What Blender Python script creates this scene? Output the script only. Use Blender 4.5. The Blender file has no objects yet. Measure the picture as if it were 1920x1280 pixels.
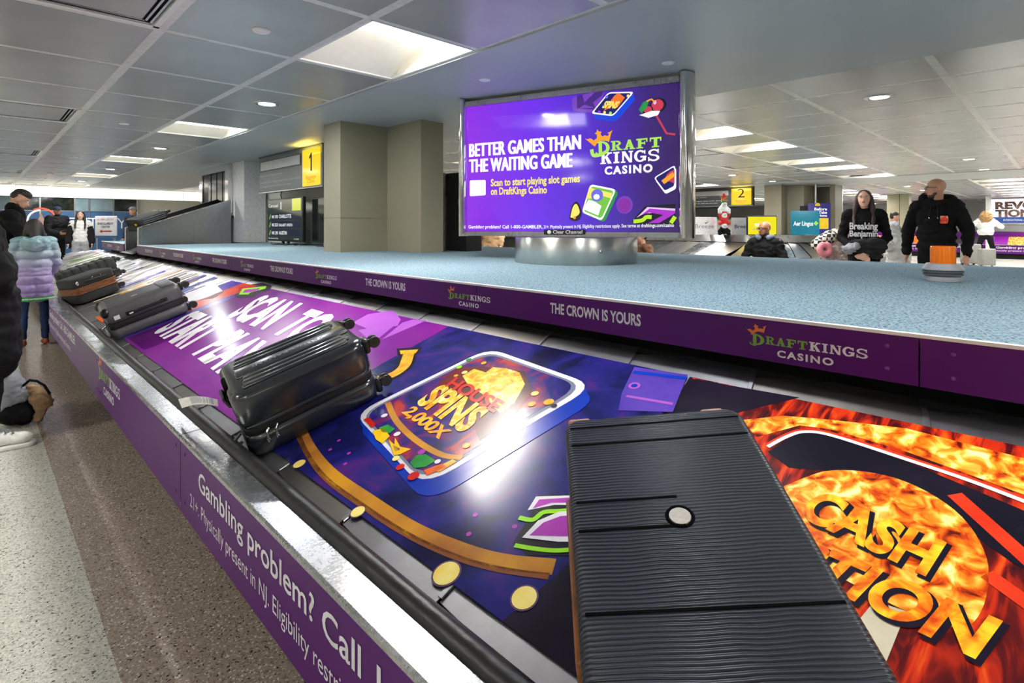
import bpy, bmesh, math, random
from mathutils import Vector, Matrix
random.seed(7)
R = math.radians
col = bpy.context.scene.collection
scn = bpy.context.scene

# ------------------------------------------------------------------ camera, world, exposure
HC = 1.25                      # camera height
FPX, CX, CY = 1025.0, 960.0, 424.0
SY, CYW = math.sin(R(44.6)), math.cos(R(44.6))
cam_d = bpy.data.cameras.new('camera'); cam = bpy.data.objects.new('camera', cam_d); col.objects.link(cam)
cam.location = (0, 0, HC); cam.rotation_euler = (R(90), 0, R(-44.6))
cam_d.sensor_width = 36; cam_d.lens = FPX / 1920 * 36; cam_d.shift_y = -216 / 1920
cam_d.clip_start = .02; cam_d.clip_end = 200
scn.camera = cam
w = bpy.data.worlds.new('world'); scn.world = w; w.use_nodes = True
w.node_tree.nodes['Background'].inputs[0].default_value = (.8, .85, .9, 1)
w.node_tree.nodes['Background'].inputs[1].default_value = .25
scn.view_settings.view_transform = 'Standard'; scn.view_settings.look = 'None'
scn.view_settings.gamma = 1; scn.view_settings.use_curve_mapping = False
scn.view_settings.exposure = 0.0
TROFFER_W = 74.0; DOWN_W = 24.0; TUBE_EM = 9.0
CEIL = 2.412

# ------------------------------------------------------------------ pixel helpers
def ray(px, py):
    q = (px - CX) / FPX; t = (CY - py) / FPX
    return Vector((SY + CYW * q, CYW - SY * q, t))
def at_d(px, d, z=0.0):
    v = ray(px, CY) * d
    return Vector((v.x, v.y, z))
def at_X(px, X):
    v = ray(px, CY); return v * (X / v.x)
CAMP = Vector((0, 0, HC))

# ------------------------------------------------------------------ materials
def lin(c):
    return tuple(((v / 255) / 12.92 if v / 255 <= .04045 else ((v / 255 + .055) / 1.055) ** 2.4) for v in c) + (1,)
def newmat(name):
    m = bpy.data.materials.new(name); m.use_nodes = True
    return m, m.node_tree, m.node_tree.nodes['Principled BSDF']
def mat(name, c, rough=.5, metal=0., c2=None, scale=20., amt=.5, bump=0., bscale=None, em=0., spec=.5, stretch=None, coat=0., alpha=1., trans=0., lo=.35, hi=.65):
    m, t, b = newmat(name); N = t.nodes; L = t.links
    b.inputs['Base Color'].default_value = lin(c)
    b.inputs['Roughness'].default_value = rough; b.inputs['Metallic'].default_value = metal
    b.inputs['Specular IOR Level'].default_value = spec
    b.inputs['Coat Weight'].default_value = coat; b.inputs['Coat Roughness'].default_value = .2
    b.inputs['Transmission Weight'].default_value = trans; b.inputs['Alpha'].default_value = alpha
    tc = N.new('ShaderNodeTexCoord'); mp = N.new('ShaderNodeMapping'); L.new(tc.outputs['Object'], mp.inputs[0])
    if stretch: mp.inputs['Scale'].default_value = stretch
    nz = N.new('ShaderNodeTexNoise'); nz.inputs['Scale'].default_value = scale; nz.inputs['Detail'].default_value = 4
    L.new(mp.outputs[0], nz.inputs['Vector'])
    if c2 is None: c2 = tuple(max(0, v * .93) for v in c)
    rp = N.new('ShaderNodeValToRGB'); rp.color_ramp.elements[0].position = lo; rp.color_ramp.elements[1].position = hi
    rp.color_ramp.elements[0].color = lin(c2); rp.color_ramp.elements[1].color = lin(c)
    L.new(nz.outputs['Fac'], rp.inputs[0]); L.new(rp.outputs[0], b.inputs['Base Color'])
    if em: L.new(rp.outputs[0], b.inputs['Emission Color']); b.inputs['Emission Strength'].default_value = em
    if bump:
        n2 = N.new('ShaderNodeTexNoise'); n2.inputs['Scale'].default_value = bscale or scale; n2.inputs['Detail'].default_value = 3
        L.new(mp.outputs[0], n2.inputs['Vector'])
        bp = N.new('ShaderNodeBump'); bp.inputs['Strength'].default_value = bump; bp.inputs['Distance'].default_value = .01
        L.new(n2.outputs['Fac'], bp.inputs['Height']); L.new(bp.outputs[0], b.inputs['Normal'])
    return m
def steel(name, c, rough, scr=.15, stretch=(40, 2, 40), bump=.03, aniso=0.):
    """brushed, scratched steel: roughness varies along fine stretched noise"""
    m, t, b = newmat(name); N = t.nodes; L = t.links
    b.inputs['Metallic'].default_value = 1; b.inputs['Base Color'].default_value = lin(c)
    tc = N.new('ShaderNodeTexCoord'); mp = N.new('ShaderNodeMapping'); mp.inputs['Scale'].default_value = stretch
    L.new(tc.outputs['Object'], mp.inputs[0])
    nz = N.new('ShaderNodeTexNoise'); nz.inputs['Scale'].default_value = 6; nz.inputs['Detail'].default_value = 6
    L.new(mp.outputs[0], nz.inputs['Vector'])
    n2 = N.new('ShaderNodeTexNoise'); n2.inputs['Scale'].default_value = 9; n2.inputs['Detail'].default_value = 8
    L.new(tc.outputs['Object'], n2.inputs['Vector'])
    mx = N.new('ShaderNodeMath'); mx.operation = 'MULTIPLY'; L.new(nz.outputs['Fac'], mx.inputs[0]); L.new(n2.outputs['Fac'], mx.inputs[1])
    mr = N.new('ShaderNodeMapRange'); mr.inputs['From Min'].default_value = .05; mr.inputs['From Max'].default_value = .5
    mr.inputs['To Min'].default_value = max(.05, rough - scr); mr.inputs['To Max'].default_value = rough + scr
    L.new(mx.outputs[0], mr.inputs[0]); L.new(mr.outputs[0], b.inputs['Roughness'])
    cr = N.new('ShaderNodeValToRGB'); cr.color_ramp.elements[0].position = .3; cr.color_ramp.elements[1].position = .62
    cr.color_ramp.elements[0].color = lin(tuple(v * .93 for v in c)); cr.color_ramp.elements[1].color = lin(c)
    n3 = N.new('ShaderNodeTexNoise'); n3.inputs['Scale'].default_value = 14; n3.inputs['Detail'].default_value = 10; n3.inputs['Roughness'].default_value = .7
    L.new(tc.outputs['Object'], n3.inputs['Vector']); L.new(n3.outputs['Fac'], cr.inputs[0]); L.new(cr.outputs[0], b.inputs['Base Color'])
    if aniso:
        tg = N.new('ShaderNodeTangent'); tg.direction_type = 'RADIAL'; tg.axis = 'Z'; L.new(tg.outputs[0], b.inputs['Tangent']); b.inputs['Anisotropic'].default_value = aniso; b.inputs['Anisotropic Rotation'].default_value = .25
    return m
def glow(name, c, s=1., c2=None, scale=3.):
    m, t, b = newmat(name); N = t.nodes; L = t.links
    b.inputs['Roughness'].default_value = .12
    b.inputs['Base Color'].default_value = (.01, .01, .01, 1); b.inputs['Emission Strength'].default_value = s
    tc = N.new('ShaderNodeTexCoord'); nz = N.new('ShaderNodeTexNoise'); nz.inputs['Scale'].default_value = scale
    L.new(tc.outputs['Object'], nz.inputs['Vector'])
    rp = N.new('ShaderNodeValToRGB'); rp.color_ramp.elements[0].position = .35; rp.color_ramp.elements[1].position = .65
    rp.color_ramp.elements[0].color = lin(c2 or c); rp.color_ramp.elements[1].color = lin(c)
    L.new(nz.outputs['Fac'], rp.inputs[0]); L.new(rp.outputs[0], b.inputs['Emission Color'])
    return m
def ramp_mat(name, axis, stops, rough=.5, em=0., lo=0., hi=1., base=True):
    """colour of the thing itself changes along one of its own axes (printed or dyed gradient)"""
    m, t, b = newmat(name); N = t.nodes; L = t.links
    tc = N.new('ShaderNodeTexCoord'); sp = N.new('ShaderNodeSeparateXYZ'); L.new(tc.outputs['Object'], sp.inputs[0])
    mr = N.new('ShaderNodeMapRange'); mr.inputs['From Min'].default_value = lo; mr.inputs['From Max'].default_value = hi
    L.new(sp.outputs[axis], mr.inputs[0])
    rp = N.new('ShaderNodeValToRGB'); e = rp.color_ramp.elements
    while len(e) < len(stops): e.new(.5)
    for i, (p, c) in enumerate(stops): e[i].position = p; e[i].color = lin(c)
    L.new(mr.outputs[0], rp.inputs[0])
    if em:
        b.inputs['Base Color'].default_value = (.01, .01, .01, 1)
        L.new(rp.outputs[0], b.inputs['Emission Color']); b.inputs['Emission Strength'].default_value = em
    else: L.new(rp.outputs[0], b.inputs['Base Color'])
    b.inputs['Roughness'].default_value = rough
    return m
def blobs_mat(name, cols, scale, rough=.3, stretch=(1, 1, 1)):
    m, t, b = newmat(name); N = t.nodes; L = t.links
    tc = N.new('ShaderNodeTexCoord'); mp = N.new('ShaderNodeMapping'); mp.inputs['Scale'].default_value = stretch
    L.new(tc.outputs['Object'], mp.inputs[0])
    nz = N.new('ShaderNodeTexNoise'); nz.inputs['Scale'].default_value = scale; nz.inputs['Detail'].default_value = 3; nz.inputs['Distortion'].default_value = .8
    L.new(mp.outputs[0], nz.inputs['Vector'])
    rp = N.new('ShaderNodeValToRGB'); e = rp.color_ramp.elements
    while len(e) < len(cols): e.new(.5)
    for i, c in enumerate(cols): e[i].position = .3 + .4 * i / (len(cols) - 1); e[i].color = lin(c)
    L.new(nz.outputs['Fac'], rp.inputs[0]); L.new(rp.outputs[0], b.inputs['Base Color'])
    b.inputs['Roughness'].default_value = rough; b.inputs['Specular IOR Level'].default_value = .28
    return m
def terrazzo(name, base, c2, dark):
    m, t, b = newmat(name); N = t.nodes; L = t.links
    tc = N.new('ShaderNodeTexCoord')
    vo = N.new('ShaderNodeTexVoronoi'); vo.inputs['Scale'].default_value = 210; L.new(tc.outputs['Object'], vo.inputs['Vector'])
    sp = N.new('ShaderNodeSeparateColor'); L.new(vo.outputs['Color'], sp.inputs[0])
    rp = N.new('ShaderNodeValToRGB'); e = rp.color_ramp.elements
    for _ in range(4): e.new(.5)
    for i, (p, c) in enumerate([(0, dark), (.025, dark), (.05, c2), (.3, base), (.9, tuple(min(255, v * 1.12) for v in base)), (1, (235, 232, 222))]):
        e[i].position = p; e[i].color = lin(c)
    L.new(sp.outputs[0], rp.inputs[0])
    nz = N.new('ShaderNodeTexNoise'); nz.inputs['Scale'].default_value = 1.3; nz.inputs['Detail'].default_value = 3; L.new(tc.outputs['Object'], nz.inputs['Vector'])
    mx = N.new('ShaderNodeMix'); mx.data_type = 'RGBA'; mx.blend_type = 'MULTIPLY'; mx.inputs[0].default_value = .25
    L.new(rp.outputs[0], mx.inputs[6]); L.new(nz.outputs['Fac'], mx.inputs[7]); L.new(mx.outputs[2], b.inputs['Base Color'])
    b.inputs['Roughness'].default_value = .22
    return m

MT = dict(
    tile=mat('ceiling_metal', (174, 176, 178), .27, .3, c2=(166, 168, 170), scale=2, spec=.7),
    grid=mat('ceiling_grid_white', (222, 222, 220), .35, .1, c2=(206, 206, 204)),
    plaster=mat('soffit_plaster', (176, 180, 182), .42, c2=(170, 174, 177), scale=1.2),
    white=mat('white_paint', (235, 235, 232), .45, c2=(228, 228, 224)),
    slot=mat('vent_black', (25, 25, 27), .6),
    wallc=mat('wall_cream', (226, 224, 208), .5, c2=(220, 218, 202)),
    wallw=mat('wall_white', (205, 207, 206), .5),
    olive=mat('column_paint', (146, 140, 118), .42, c2=(142, 136, 114), scale=3),
    colw=mat('column_pale_paint', (205, 206, 207), .45),
    floor_l=terrazzo('terrazzo_light', (196, 196, 184), (160, 162, 150), (86, 86, 80)),
    floor_b=terrazzo('terrazzo_brown', (158, 144, 130), (130, 118, 104), (58, 52, 48)),
    carpet=mat('carpet_teal', (132, 156, 167), .95, c2=(66, 86, 98), scale=120, bump=.4, bscale=180, spec=.1, lo=.36, hi=.52),
    purple=mat('fascia_purple', (84, 10, 106), .4, c2=(78, 9, 100), scale=3, spec=.25),
    lilac=mat('screw_lilac', (120, 40, 145), .25),
    ledge=steel('ledge_steel', (196, 198, 200), .27, .12, (26, 26, 26), .15),
    slat=steel('slat_steel', (184, 184, 187), .36, .05, (2, 12, 12), .1),
    slat2=steel('slat_steel_worn', (160, 156, 150), .40, .05, (2, 12, 12), .1),
    steelb=steel('steel_brushed', (190, 190, 190), .3, .06, (60, 60, 2), .02),
    steelp=steel('steel_polished', (225, 225, 225), .1, .05, (60, 60, 1), .01),
    panel=steel('steel_panel', (178, 180, 182), .36, .06, (1, 1, 1), .02),
    drumst=steel('drum_steel', (214, 212, 206), .32, .05, (1, 1, 60), .02, aniso=.85),
    alu=steel('aluminium', (200, 203, 208), .22, .08, (60, 60, 2), .01),
    rubber=mat('black_rubber', (28, 28, 29), .38, c2=(20, 20, 21), bump=.2, bscale=30),
    dark=mat('dark_void', (14, 13, 12), .8),
    black=mat('black_plastic', (18, 18, 19), .35),
    blackm=mat('black_matt', (16, 16, 17), .7),
    offwhite=mat('print_white', (232, 232, 236), .35),
    lime=mat('logo_green', (116, 168, 44), .35),
    orange=mat('logo_orange', (232, 120, 36), .35),
)
# ------------------------------------------------------------------ object helpers
def link(ob, parent=None, label=None, cat=None, group=None, kind=None):
    if ob.name not in col.objects: col.objects.link(ob)
    if parent is not None: ob.parent = parent
    for k, v in (('label', label), ('category', cat), ('group', group), ('kind', kind)):
        if v: ob[k] = v
    return ob
MW = {}
def thing(name, label, cat, loc=(0, 0, 0), rz=0, group=None, matrix=None):
    o = bpy.data.objects.new(name, None); o.empty_display_size = .1
    m = matrix or (Matrix.Translation(Vector(loc)) @ Matrix.Rotation(rz, 4, 'Z'))
    o.matrix_world = m; MW[o.name] = m.copy()
    return link(o, None, label, cat, group)
def tone(n): return n
class MB:
    """collects shapes; build() links them as ONE mesh object"""
    def __init__(s): s.v = []; s.f = []; s.m = []; s.mats = []; s.sm = []
    def mi(s, m):
        if isinstance(m, str): m = MT[m]
        if m not in s.mats: s.mats.append(m)
        return s.mats.index(m)
    def add(s, vs, fs, m, smooth=False):
        o = len(s.v); s.v += [tuple(v) for v in vs]; k = s.mi(m)
        for f in fs: s.f.append([i + o for i in f]); s.m.append(k); s.sm.append(smooth)
        return s
    def box(s, a, b, m, T=None):
        x0, y0, z0 = a; x1, y1, z1 = b
        vs = [Vector(p) for p in ((x0, y0, z0), (x1, y0, z0), (x1, y1, z0), (x0, y1, z0), (x0, y0, z1), (x1, y0, z1), (x1, y1, z1), (x0, y1, z1))]
        if T: vs = [T @ v for v in vs]
        return s.add(vs, [(0, 3, 2, 1), (4, 5, 6, 7), (0, 1, 5, 4), (1, 2, 6, 5), (2, 3, 7, 6), (3, 0, 4, 7)], m)
    def rbox(s, a, b, r, m, seg=3, T=None):
        bm = bmesh.new(); bmesh.ops.create_cube(bm, size=1)
        c = [(a[i] + b[i]) / 2 for i in range(3)]; d = [abs(b[i] - a[i]) for i in range(3)]
        for v in bm.verts: v.co = Vector((v.co.x * d[0] + c[0], v.co.y * d[1] + c[1], v.co.z * d[2] + c[2]))
        r = min(r, min(d) * .49)
        bmesh.ops.bevel(bm, geom=bm.edges[:], offset=r, segments=seg, profile=.5, affect='EDGES')
        return s.bm(bm, m, T, True)
    def rbox2(s, a, b, rz, r, m, T=None, seg=5):
        """box with vertical edges rounded by rz, then horizontal rims rounded by r"""
        x0, y0, z0 = a; x1, y1, z1 = b; pr = []
        for cx, cy, a0 in ((x1 - rz, y1 - rz, 0), (x0 + rz, y1 - rz, 90), (x0 + rz, y0 + rz, 180), (x1 - rz, y0 + rz, 270)):
            for k in range(seg + 1):
                t = R(a0 + 90 * k / seg); pr.append((cx, cy, math.cos(t), math.sin(t)))
        prof = [(r * (1 - math.sin(R(90 * k / 3))), z0 + r * (1 - math.cos(R(90 * k / 3)))) for k in range(4)] + [(r * (1 - math.cos(R(90 * k / 3))), z1 - r * (1 - math.sin(R(90 * k / 3)))) for k in range(4)]
        vs = []; n = len(pr)
        for ins, z in prof:
            for cx, cy, dx, dy in pr: vs.append((cx + dx * (rz - ins), cy + dy * (rz - ins), z))
        fs = []
        for i in range(len(prof) - 1):
            for j in range(n): fs.append((i * n + j, i * n + (j + 1) % n, (i + 1) * n + (j + 1) % n, (i + 1) * n + j))
        fs.append(tuple(range(n))[::-1]); fs.append(tuple((len(prof) - 1) * n + j for j in range(n)))
        if T: vs = [T @ Vector(v) for v in vs]
        return s.add(vs, fs, m, True)
    def bm(s, bm, m, T=None, smooth=False):
        bm.verts.ensure_lookup_table(); vs = [T @ v.co if T else v.co.copy() for v in bm.verts]
        fs = [[v.index for v in f.verts] for f in bm.faces]; bm.free()
        return s.add(vs, fs, m, smooth)
    def cyl(s, p0, p1, r0, m, r1=None, n=16, cap=True, smooth=True):
        p0 = Vector(p0); p1 = Vector(p1); r1 = r0 if r1 is None else r1
        a = (p1 - p0).normalized(); u = a.orthogonal().normalized(); v = a.cross(u)
        vs = []
        for p, r in ((p0, r0), (p1, r1)):
            for k in range(n):
                t = 2 * math.pi * k / n; vs.append(p + (u * math.cos(t) + v * math.sin(t)) * r)
        s.add(vs, [(k, (k + 1) % n, n + (k + 1) % n, n + k) for k in range(n)], m, smooth)
        if cap: s.add(vs[:n], [tuple(range(n))[::-1]], m); s.add(vs[n:], [tuple(range(n))], m)
        return s
    def lathe(s, prof, m, c=(0, 0, 0), n=32, T=None):
        vs = []
        for r, z in prof:
            for k in range(n):
                t = 2 * math.pi * k / n; v = Vector((c[0] + r * math.cos(t), c[1] + r * math.sin(t), c[2] + z)); vs.append(T @ v if T else v)
        fs = []
        for i in range(len(prof) - 1):
            for k in range(n): fs.append((i * n + k, i * n + (k + 1) % n, (i + 1) * n + (k + 1) % n, (i + 1) * n + k))
        return s.add(vs, fs, m, True)
    def ell(s, c, r, m, n=14, T=None):
        vs = []; k2 = max(6, n // 2 + 1)
        for i in range(k2 + 1):
            ph = math.pi * i / k2
            for k in range(n):
                t = 2 * math.pi * k / n
                v = Vector((c[0] + r[0] * math.sin(ph) * math.cos(t), c[1] + r[1] * math.sin(ph) * math.sin(t), c[2] + r[2] * math.cos(ph)))
                vs.append(T @ v if T else v)
        fs = [(i * n + k, (i + 1) * n + k, (i + 1) * n + (k + 1) % n, i * n + (k + 1) % n) for i in range(k2) for k in range(n)]
        return s.add(vs, fs, m, True)
    def tube(s, pts, r, m, n=8):
        for i in range(len(pts) - 1): s.cyl(pts[i], pts[i + 1], r, m, n=n, cap=(i in (0, len(pts) - 2)))
        for p in pts[1:-1]: s.ell(p, (r, r, r), m, n=n)
        return s
    def sweep(s, path, prof, m, smooth=False, cap=True):
        """prof = [(offset inwards, z)] swept along a plan path (x, y); normal is the path's right side"""
        n = len(prof); vs = []
        for i, p in enumerate(path):
            a = Vector(path[max(0, i - 1)]); b = Vector(path[min(len(path) - 1, i + 1)]); t = (b - a).normalized(); nn = Vector((t.y, -t.x))
            for o, z in prof: vs.append((p[0] + nn.x * o, p[1] + nn.y * o, z))
        fs = []
        for i in range(len(path) - 1):
            for k in range(n - 1): fs.append((i * n + k, (i + 1) * n + k, (i + 1) * n + k + 1, i * n + k + 1))
        return s.add(vs, fs, m, smooth)
    def build(s, name, parent=None, label=None, cat=None, group=None, kind=None, world=False, fix=True):
        me = bpy.data.meshes.new(name)
        vs = s.v
        if world and parent is not None:
            I = MW[parent.name].inverted(); vs = [I @ Vector(v) for v in vs]
        me.from_pydata([tuple(v) for v in vs], [], s.f)
        for m in s.mats: me.materials.append(m)
        me.polygons.foreach_set('material_index', s.m); me.polygons.foreach_set('use_smooth', s.sm)
        me.validate(); me.update()
        ob = bpy.data.objects.new(name, me)
        if parent is None:                                  # origin at the base of the thing
            if kind != 'structure' and len(vs):
                xs = [v[0] for v in vs]; ys = [v[1] for v in vs]; zs = [v[2] for v in vs]
                o = Vector(((min(xs) + max(xs)) / 2, (min(ys) + max(ys)) / 2, min(zs)))
                me.transform(Matrix.Translation(-o)); ob.location = o
        elif parent.type == 'MESH': pass
        return link(ob, parent, label, cat, group, kind)
def child_of_mesh(ob, parent):
    """child built in the same coordinates as its (mesh) parent"""
    ob.parent = parent; ob.location = (0, 0, 0); return ob

# ------------------------------------------------------------------ text and flat print
TCACHE = {}
def text_geo(txt, bold=0., res=3, space=1.):
    key = (txt, bold, res, space)
    if key in TCACHE: return TCACHE[key]
    cu = bpy.data.curves.new('glyphs', 'FONT'); cu.body = txt; cu.size = 1; cu.offset = bold; cu.resolution_u = res; cu.space_character = space
    ob = bpy.data.objects.new('glyphs', cu); col.objects.link(ob)
    bpy.context.view_layer.update(); dg = bpy.context.evaluated_depsgraph_get()
    me = bpy.data.meshes.new_from_object(ob.evaluated_get(dg))
    vs = [(v.co.x, v.co.y) for v in me.vertices]; fs = [tuple(p.vertices) for p in me.polygons]
    bpy.data.objects.remove(ob); bpy.data.curves.remove(cu); bpy.data.meshes.remove(me)
    x0 = min(v[0] for v in vs); x1 = max(v[0] for v in vs); y0 = 0 if min(v[1] for v in vs) < -.02 else min(v[1] for v in vs); y1 = max(v[1] for v in vs)
    y1 = .7 if y1 < .9 and y1 > .6 else y1
    vs = [((x - x0) / (x1 - x0), (y - y0) / (y1 - y0)) for x, y in vs]
    TCACHE[key] = (vs, fs, (x1 - x0) / (y1 - y0)); return TCACHE[key]
def rect(x0, y0, x1, y1): return [(x0, y0), (x1, y0), (x1, y1), (x0, y1)]
def arcp(cx, cy, rx, ry, tx, ty, a0, a1, n=10):
    q = []
    for k in range(n):
        a = R(a0 + (a1 - a0) * k / n); b = R(a0 + (a1 - a0) * (k + 1) / n)
        q.append([(cx + rx * math.cos(a), cy + ry * math.sin(a)), (cx + rx * math.cos(b), cy + ry * math.sin(b)), (cx + (rx - tx) * math.cos(b), cy + (ry - ty) * math.sin(b)), (cx + (rx - tx) * math.cos(a), cy + (ry - ty) * math.sin(a))])
    return q
SLAB = {
    'I': [rect(.3, 0, .7, 1), rect(.1, 0, .9, .13), rect(.1, .87, .9, 1)],
    'T': [rect(.36, 0, .64, 1), rect(.03, .83, .97, 1), rect(.03, .6, .13, .83), rect(.87, .6, .97, .83), rect(.2, 0, .8, .12)],
    'F': [rect(.14, 0, .42, 1), rect(0, .84, .93, 1), rect(.42, .44, .72, .6), rect(.82, .62, .93, .84), rect(0, 0, .58, .12), rect(.66, .36, .74, .68)],
    'R': [rect(.12, 0, .38, 1), rect(0, 0, .5, .12), rect(0, .88, .4, 1), [(.4, .5), (.62, .5), (.92, 0), (.62, 0)], rect(.62, 0, 1, .12)] + arcp(.45, .72, .42, .28, .22, .14, -90, 90),
    'A': [[(.1, 0), (.3, 0), (.56, 1), (.4, 1)], [(.6, 0), (.92, 0), (.6, 1), (.36, 1)], rect(.28, .26, .7, .4), rect(0, 0, .38, .11), rect(.52, 0, 1, .11)],
    'K': [rect(.12, 0, .38, 1), rect(0, 0, .5, .12), rect(0, .88, .5, 1), [(.36, .42), (.36, .6), (.7, .95), (.88, .95)], [(.42, .55), (.6, .7), (1, 0), (.66, 0)], rect(.6, .88, 1, 1)],
    'N': [rect(.1, 0, .26, 1), rect(.76, 0, .92, 1), [(.04, 1), (.36, 1), (.92, 0), (.7, 0)], rect(0, 0, .38, .11), rect(.64, .89, 1, 1)],
    'G': arcp(.5, .5, .5, .52, .25, .15, 40, 345, 14) + [rect(.52, .36, 1, .5), rect(.72, .1, .96, .4), rect(.82, .66, .92, .98)],
    'S': arcp(.5, .73, .44, .29, .2, .13, 20, 270) + arcp(.5, .27, .46, .29, .22, .14, -160, 90) + [rect(.8, .66, .9, 1), rect(.06, 0, .16, .36)],
    'D': [rect(.2, 0, .44, 1), rect(.05, .88, .4, 1)] + arcp(.4, .5, .58, .5, .25, .13, -90, 90, 12) + arcp(.3, .12, .34, .2, .12, .1, 150, 290, 8),
}
CROWN = [(460, 800), (500, 812), (530, 795), (560, 802), (592, 830), (640, 790), (640, 742), (605, 725), (635, 700), (642, 660), (665, 690), (710, 700), (690, 730), (722, 770), (755, 750), (800, 762), (822, 730), (795, 715), (832, 700), (872, 672), (850, 730), (820, 850), (780, 835), (700, 832), (645, 862), (605, 920)]
CROWN = [((x - 460) / 412, (920 - y) / 260) for x, y in CROWN]
class Print:
    """flat print on a plane: o + a*right + b*up, layers lie a fraction of a millimetre apart"""
    def __init__(s, o, right, up, base=.0006, step=.0004):
        s.o = Vector(o); s.r = Vector(right).normalized(); s.u = Vector(up).normalized(); s.n = s.r.cross(s.u); s.mb = MB(); s.base = base; s.step = step
    def w(s, a, b, L=0): return s.o + s.r * a + s.u * b + s.n * (s.base + s.step * L)
    def pix(s, px, py):
        d = ray(px, py); t = (s.o - CAMP).dot(s.n) / d.dot(s.n); h = CAMP + d * t - s.o
        return (h.dot(s.r), h.dot(s.u))
    def poly(s, pts, m, L=0): s.mb.add([s.w(a, b, L) for a, b in pts], [tuple(range(len(pts)))], m); return s
    def ppoly(s, pts, m, L=0): return s.poly([s.pix(*p) for p in pts], m, L)
    def curve(s, pts, n=6):
        out = []; N = len(pts)
        for i in range(N - 1):
            p0 = pts[max(0, i - 1)]; p1 = pts[i]; p2 = pts[i + 1]; p3 = pts[min(N - 1, i + 2)]
            for k in range(n):
                t = k / n
                out.append(tuple(.5 * (2 * p1[j] + (p2[j] - p0[j]) * t + (2 * p0[j] - 5 * p1[j] + 4 * p2[j] - p3[j]) * t * t + (3 * p1[j] - p0[j] - 3 * p2[j] + p3[j]) * t ** 3) for j in (0, 1)))
        return out + [pts[-1]]
    def stroke(s, pts, wd, m, L=0, close=False):
        if close: pts = pts + [pts[0]]
        P = [Vector(p) for p in pts]; Lp = []; Rp = []
        for i, p in enumerate(P):
            if close: a = P[i - 1] if i else P[-2]; b = P[i + 1] if i < len(P) - 1 else P[1]
            else: a = P[max(0, i - 1)]; b = P[min(len(P) - 1, i + 1)]
            t = (b - a).normalized(); nn = Vector((-t.y, t.x)) * wd / 2; Lp.append(p + nn); Rp.append(p - nn)
        for i in range(len(P) - 1): s.poly([Lp[i], Rp[i], Rp[i + 1], Lp[i + 1]], m, L)
        return s
    def rrect(s, c, m, r=.15, L=0):
        """rounded quadrilateral through four corners"""
        return s.poly(s.rpts(c, r), m, L)
    def rpts(s, c, r=.15):
        out = []; n = len(c)
        for i in range(n):
            p = Vector(c[i]); a = Vector(c[i - 1]); b = Vector(c[(i + 1) % n]); p0 = p + (a - p) * r; p1 = p + (b - p) * r
            for k in range(6):
                t = k / 5; q = p0 * (1 - t) ** 2 + p * 2 * t * (1 - t) + p1 * t * t; out.append((q.x, q.y))
        return out
    def disc(s, c, rx, ry, m, L=0, n=20): return s.poly([(c[0] + rx * math.cos(2 * math.pi * k / n), c[1] + ry * math.sin(2 * math.pi * k / n)) for k in range(n)], m, L)
    def text(s, txt, BL, BR, TL, m, L=0, bold=0., space=1., res=3):
        vs, fs, _ = text_geo(txt, bold, res, space)
        ax = (BR[0] - BL[0], BR[1] - BL[1]); ay = (TL[0] - BL[0], TL[1] - BL[1])
        s.mb.add([s.w(BL[0] + x * ax[0] + y * ay[0], BL[1] + x * ax[1] + y * ay[1], L) for x, y in vs], fs, m); return s
    def slab(s, txt, BL, BR, TL, m, L=0, gap=.08):
        n = len(txt); ws = [.62 if c == 'I' else 1 for c in txt]; tot = sum(ws); x = 0
        ax = (BR[0] - BL[0], BR[1] - BL[1]); ay = (TL[0] - BL[0], TL[1] - BL[1])
        for c, w_ in zip(txt, ws):
            for jq, q in enumerate(SLAB[c]):
                s.poly([(BL[0] + ((x + (a * (1 - gap) + gap / 2) * w_) / tot) * ax[0] + b * ay[0], BL[1] + ((x + (a * (1 - gap) + gap / 2) * w_) / tot) * ax[1] + b * ay[1]) for a, b in q], m, L + .11 * jq)
            x += w_
        return s
    def logo(s, x, y, w_, mg, mw, mo, L=0):
        """one-line casino logo, x = left, y = letter baseline"""
        P = lambda a, b: (x + a * w_, y + b * w_)
        s.poly([P(a * .185, .072 + b * .105) for a, b in CROWN], mo, L + 1)
        s.slab('D', P(.03, -.022), P(.175, -.022), P(.03, .082), mg, L)
        s.slab('RAFT', P(.175, 0), P(.54, 0), P(.175, .075), mg, L); s.slab('KINGS', P(.545, 0), P(1, 0), P(.545, .078), mw, L)
        s.text('CASINO', P(.28, -.1), P(.74, -.1), P(.28, -.04), mw, L, bold=.035, space=1.25); return s
    def build(s, name, parent=None, world=True, **k):
        if not s.mb.v: return None
        o = s.mb.build(name, parent, world=world, **k); s.mb = MB(); return o

# ================================================================== SETTING
def struct(name, mb, **k): return mb.build(name, kind='structure', **k)
YL = [2.736 + 1.036 * k for k in range(-10, 18)]
def yk(k): return 2.736 + 1.036 * k
XW, XE, YS, YN = -7.0, 35.0, -8.0, 20.8
fl = struct('floor', MB().box((XW, YS, -.1), (.29, YN, 0), 'floor_l').box((.29, YS, -.1), (6.8, 15.5, 0), 'floor_b').box((.29, 15.5, -.1), (6.8, YN, 0), 'floor_l').box((6.8, YS, -.1), (XE, YN, 0), 'floor_l'))
ceil = struct('ceiling', MB().box((XW, YS, 2.80), (XE, YN, 2.9), 'white'))
struct('wall_back', MB().box((XW, YN, 0), (3.9, YN + .2, 2.80), 'wallc').box((3.9, YN, 0), (XE, YN + .2, 2.80), 'wallc'))
struct('wall_right', MB().box((XE, YS, 0), (XE + .2, YN, 2.80), 'wallw'))
struct('wall_left', MB().box((XW - .2, YS, 0), (XW, YN, 2.80), 'wallw'))
struct('wall_front', MB().box((XW, YS - .2, 0), (XE, YS, 2.80), 'wallw'))
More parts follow.
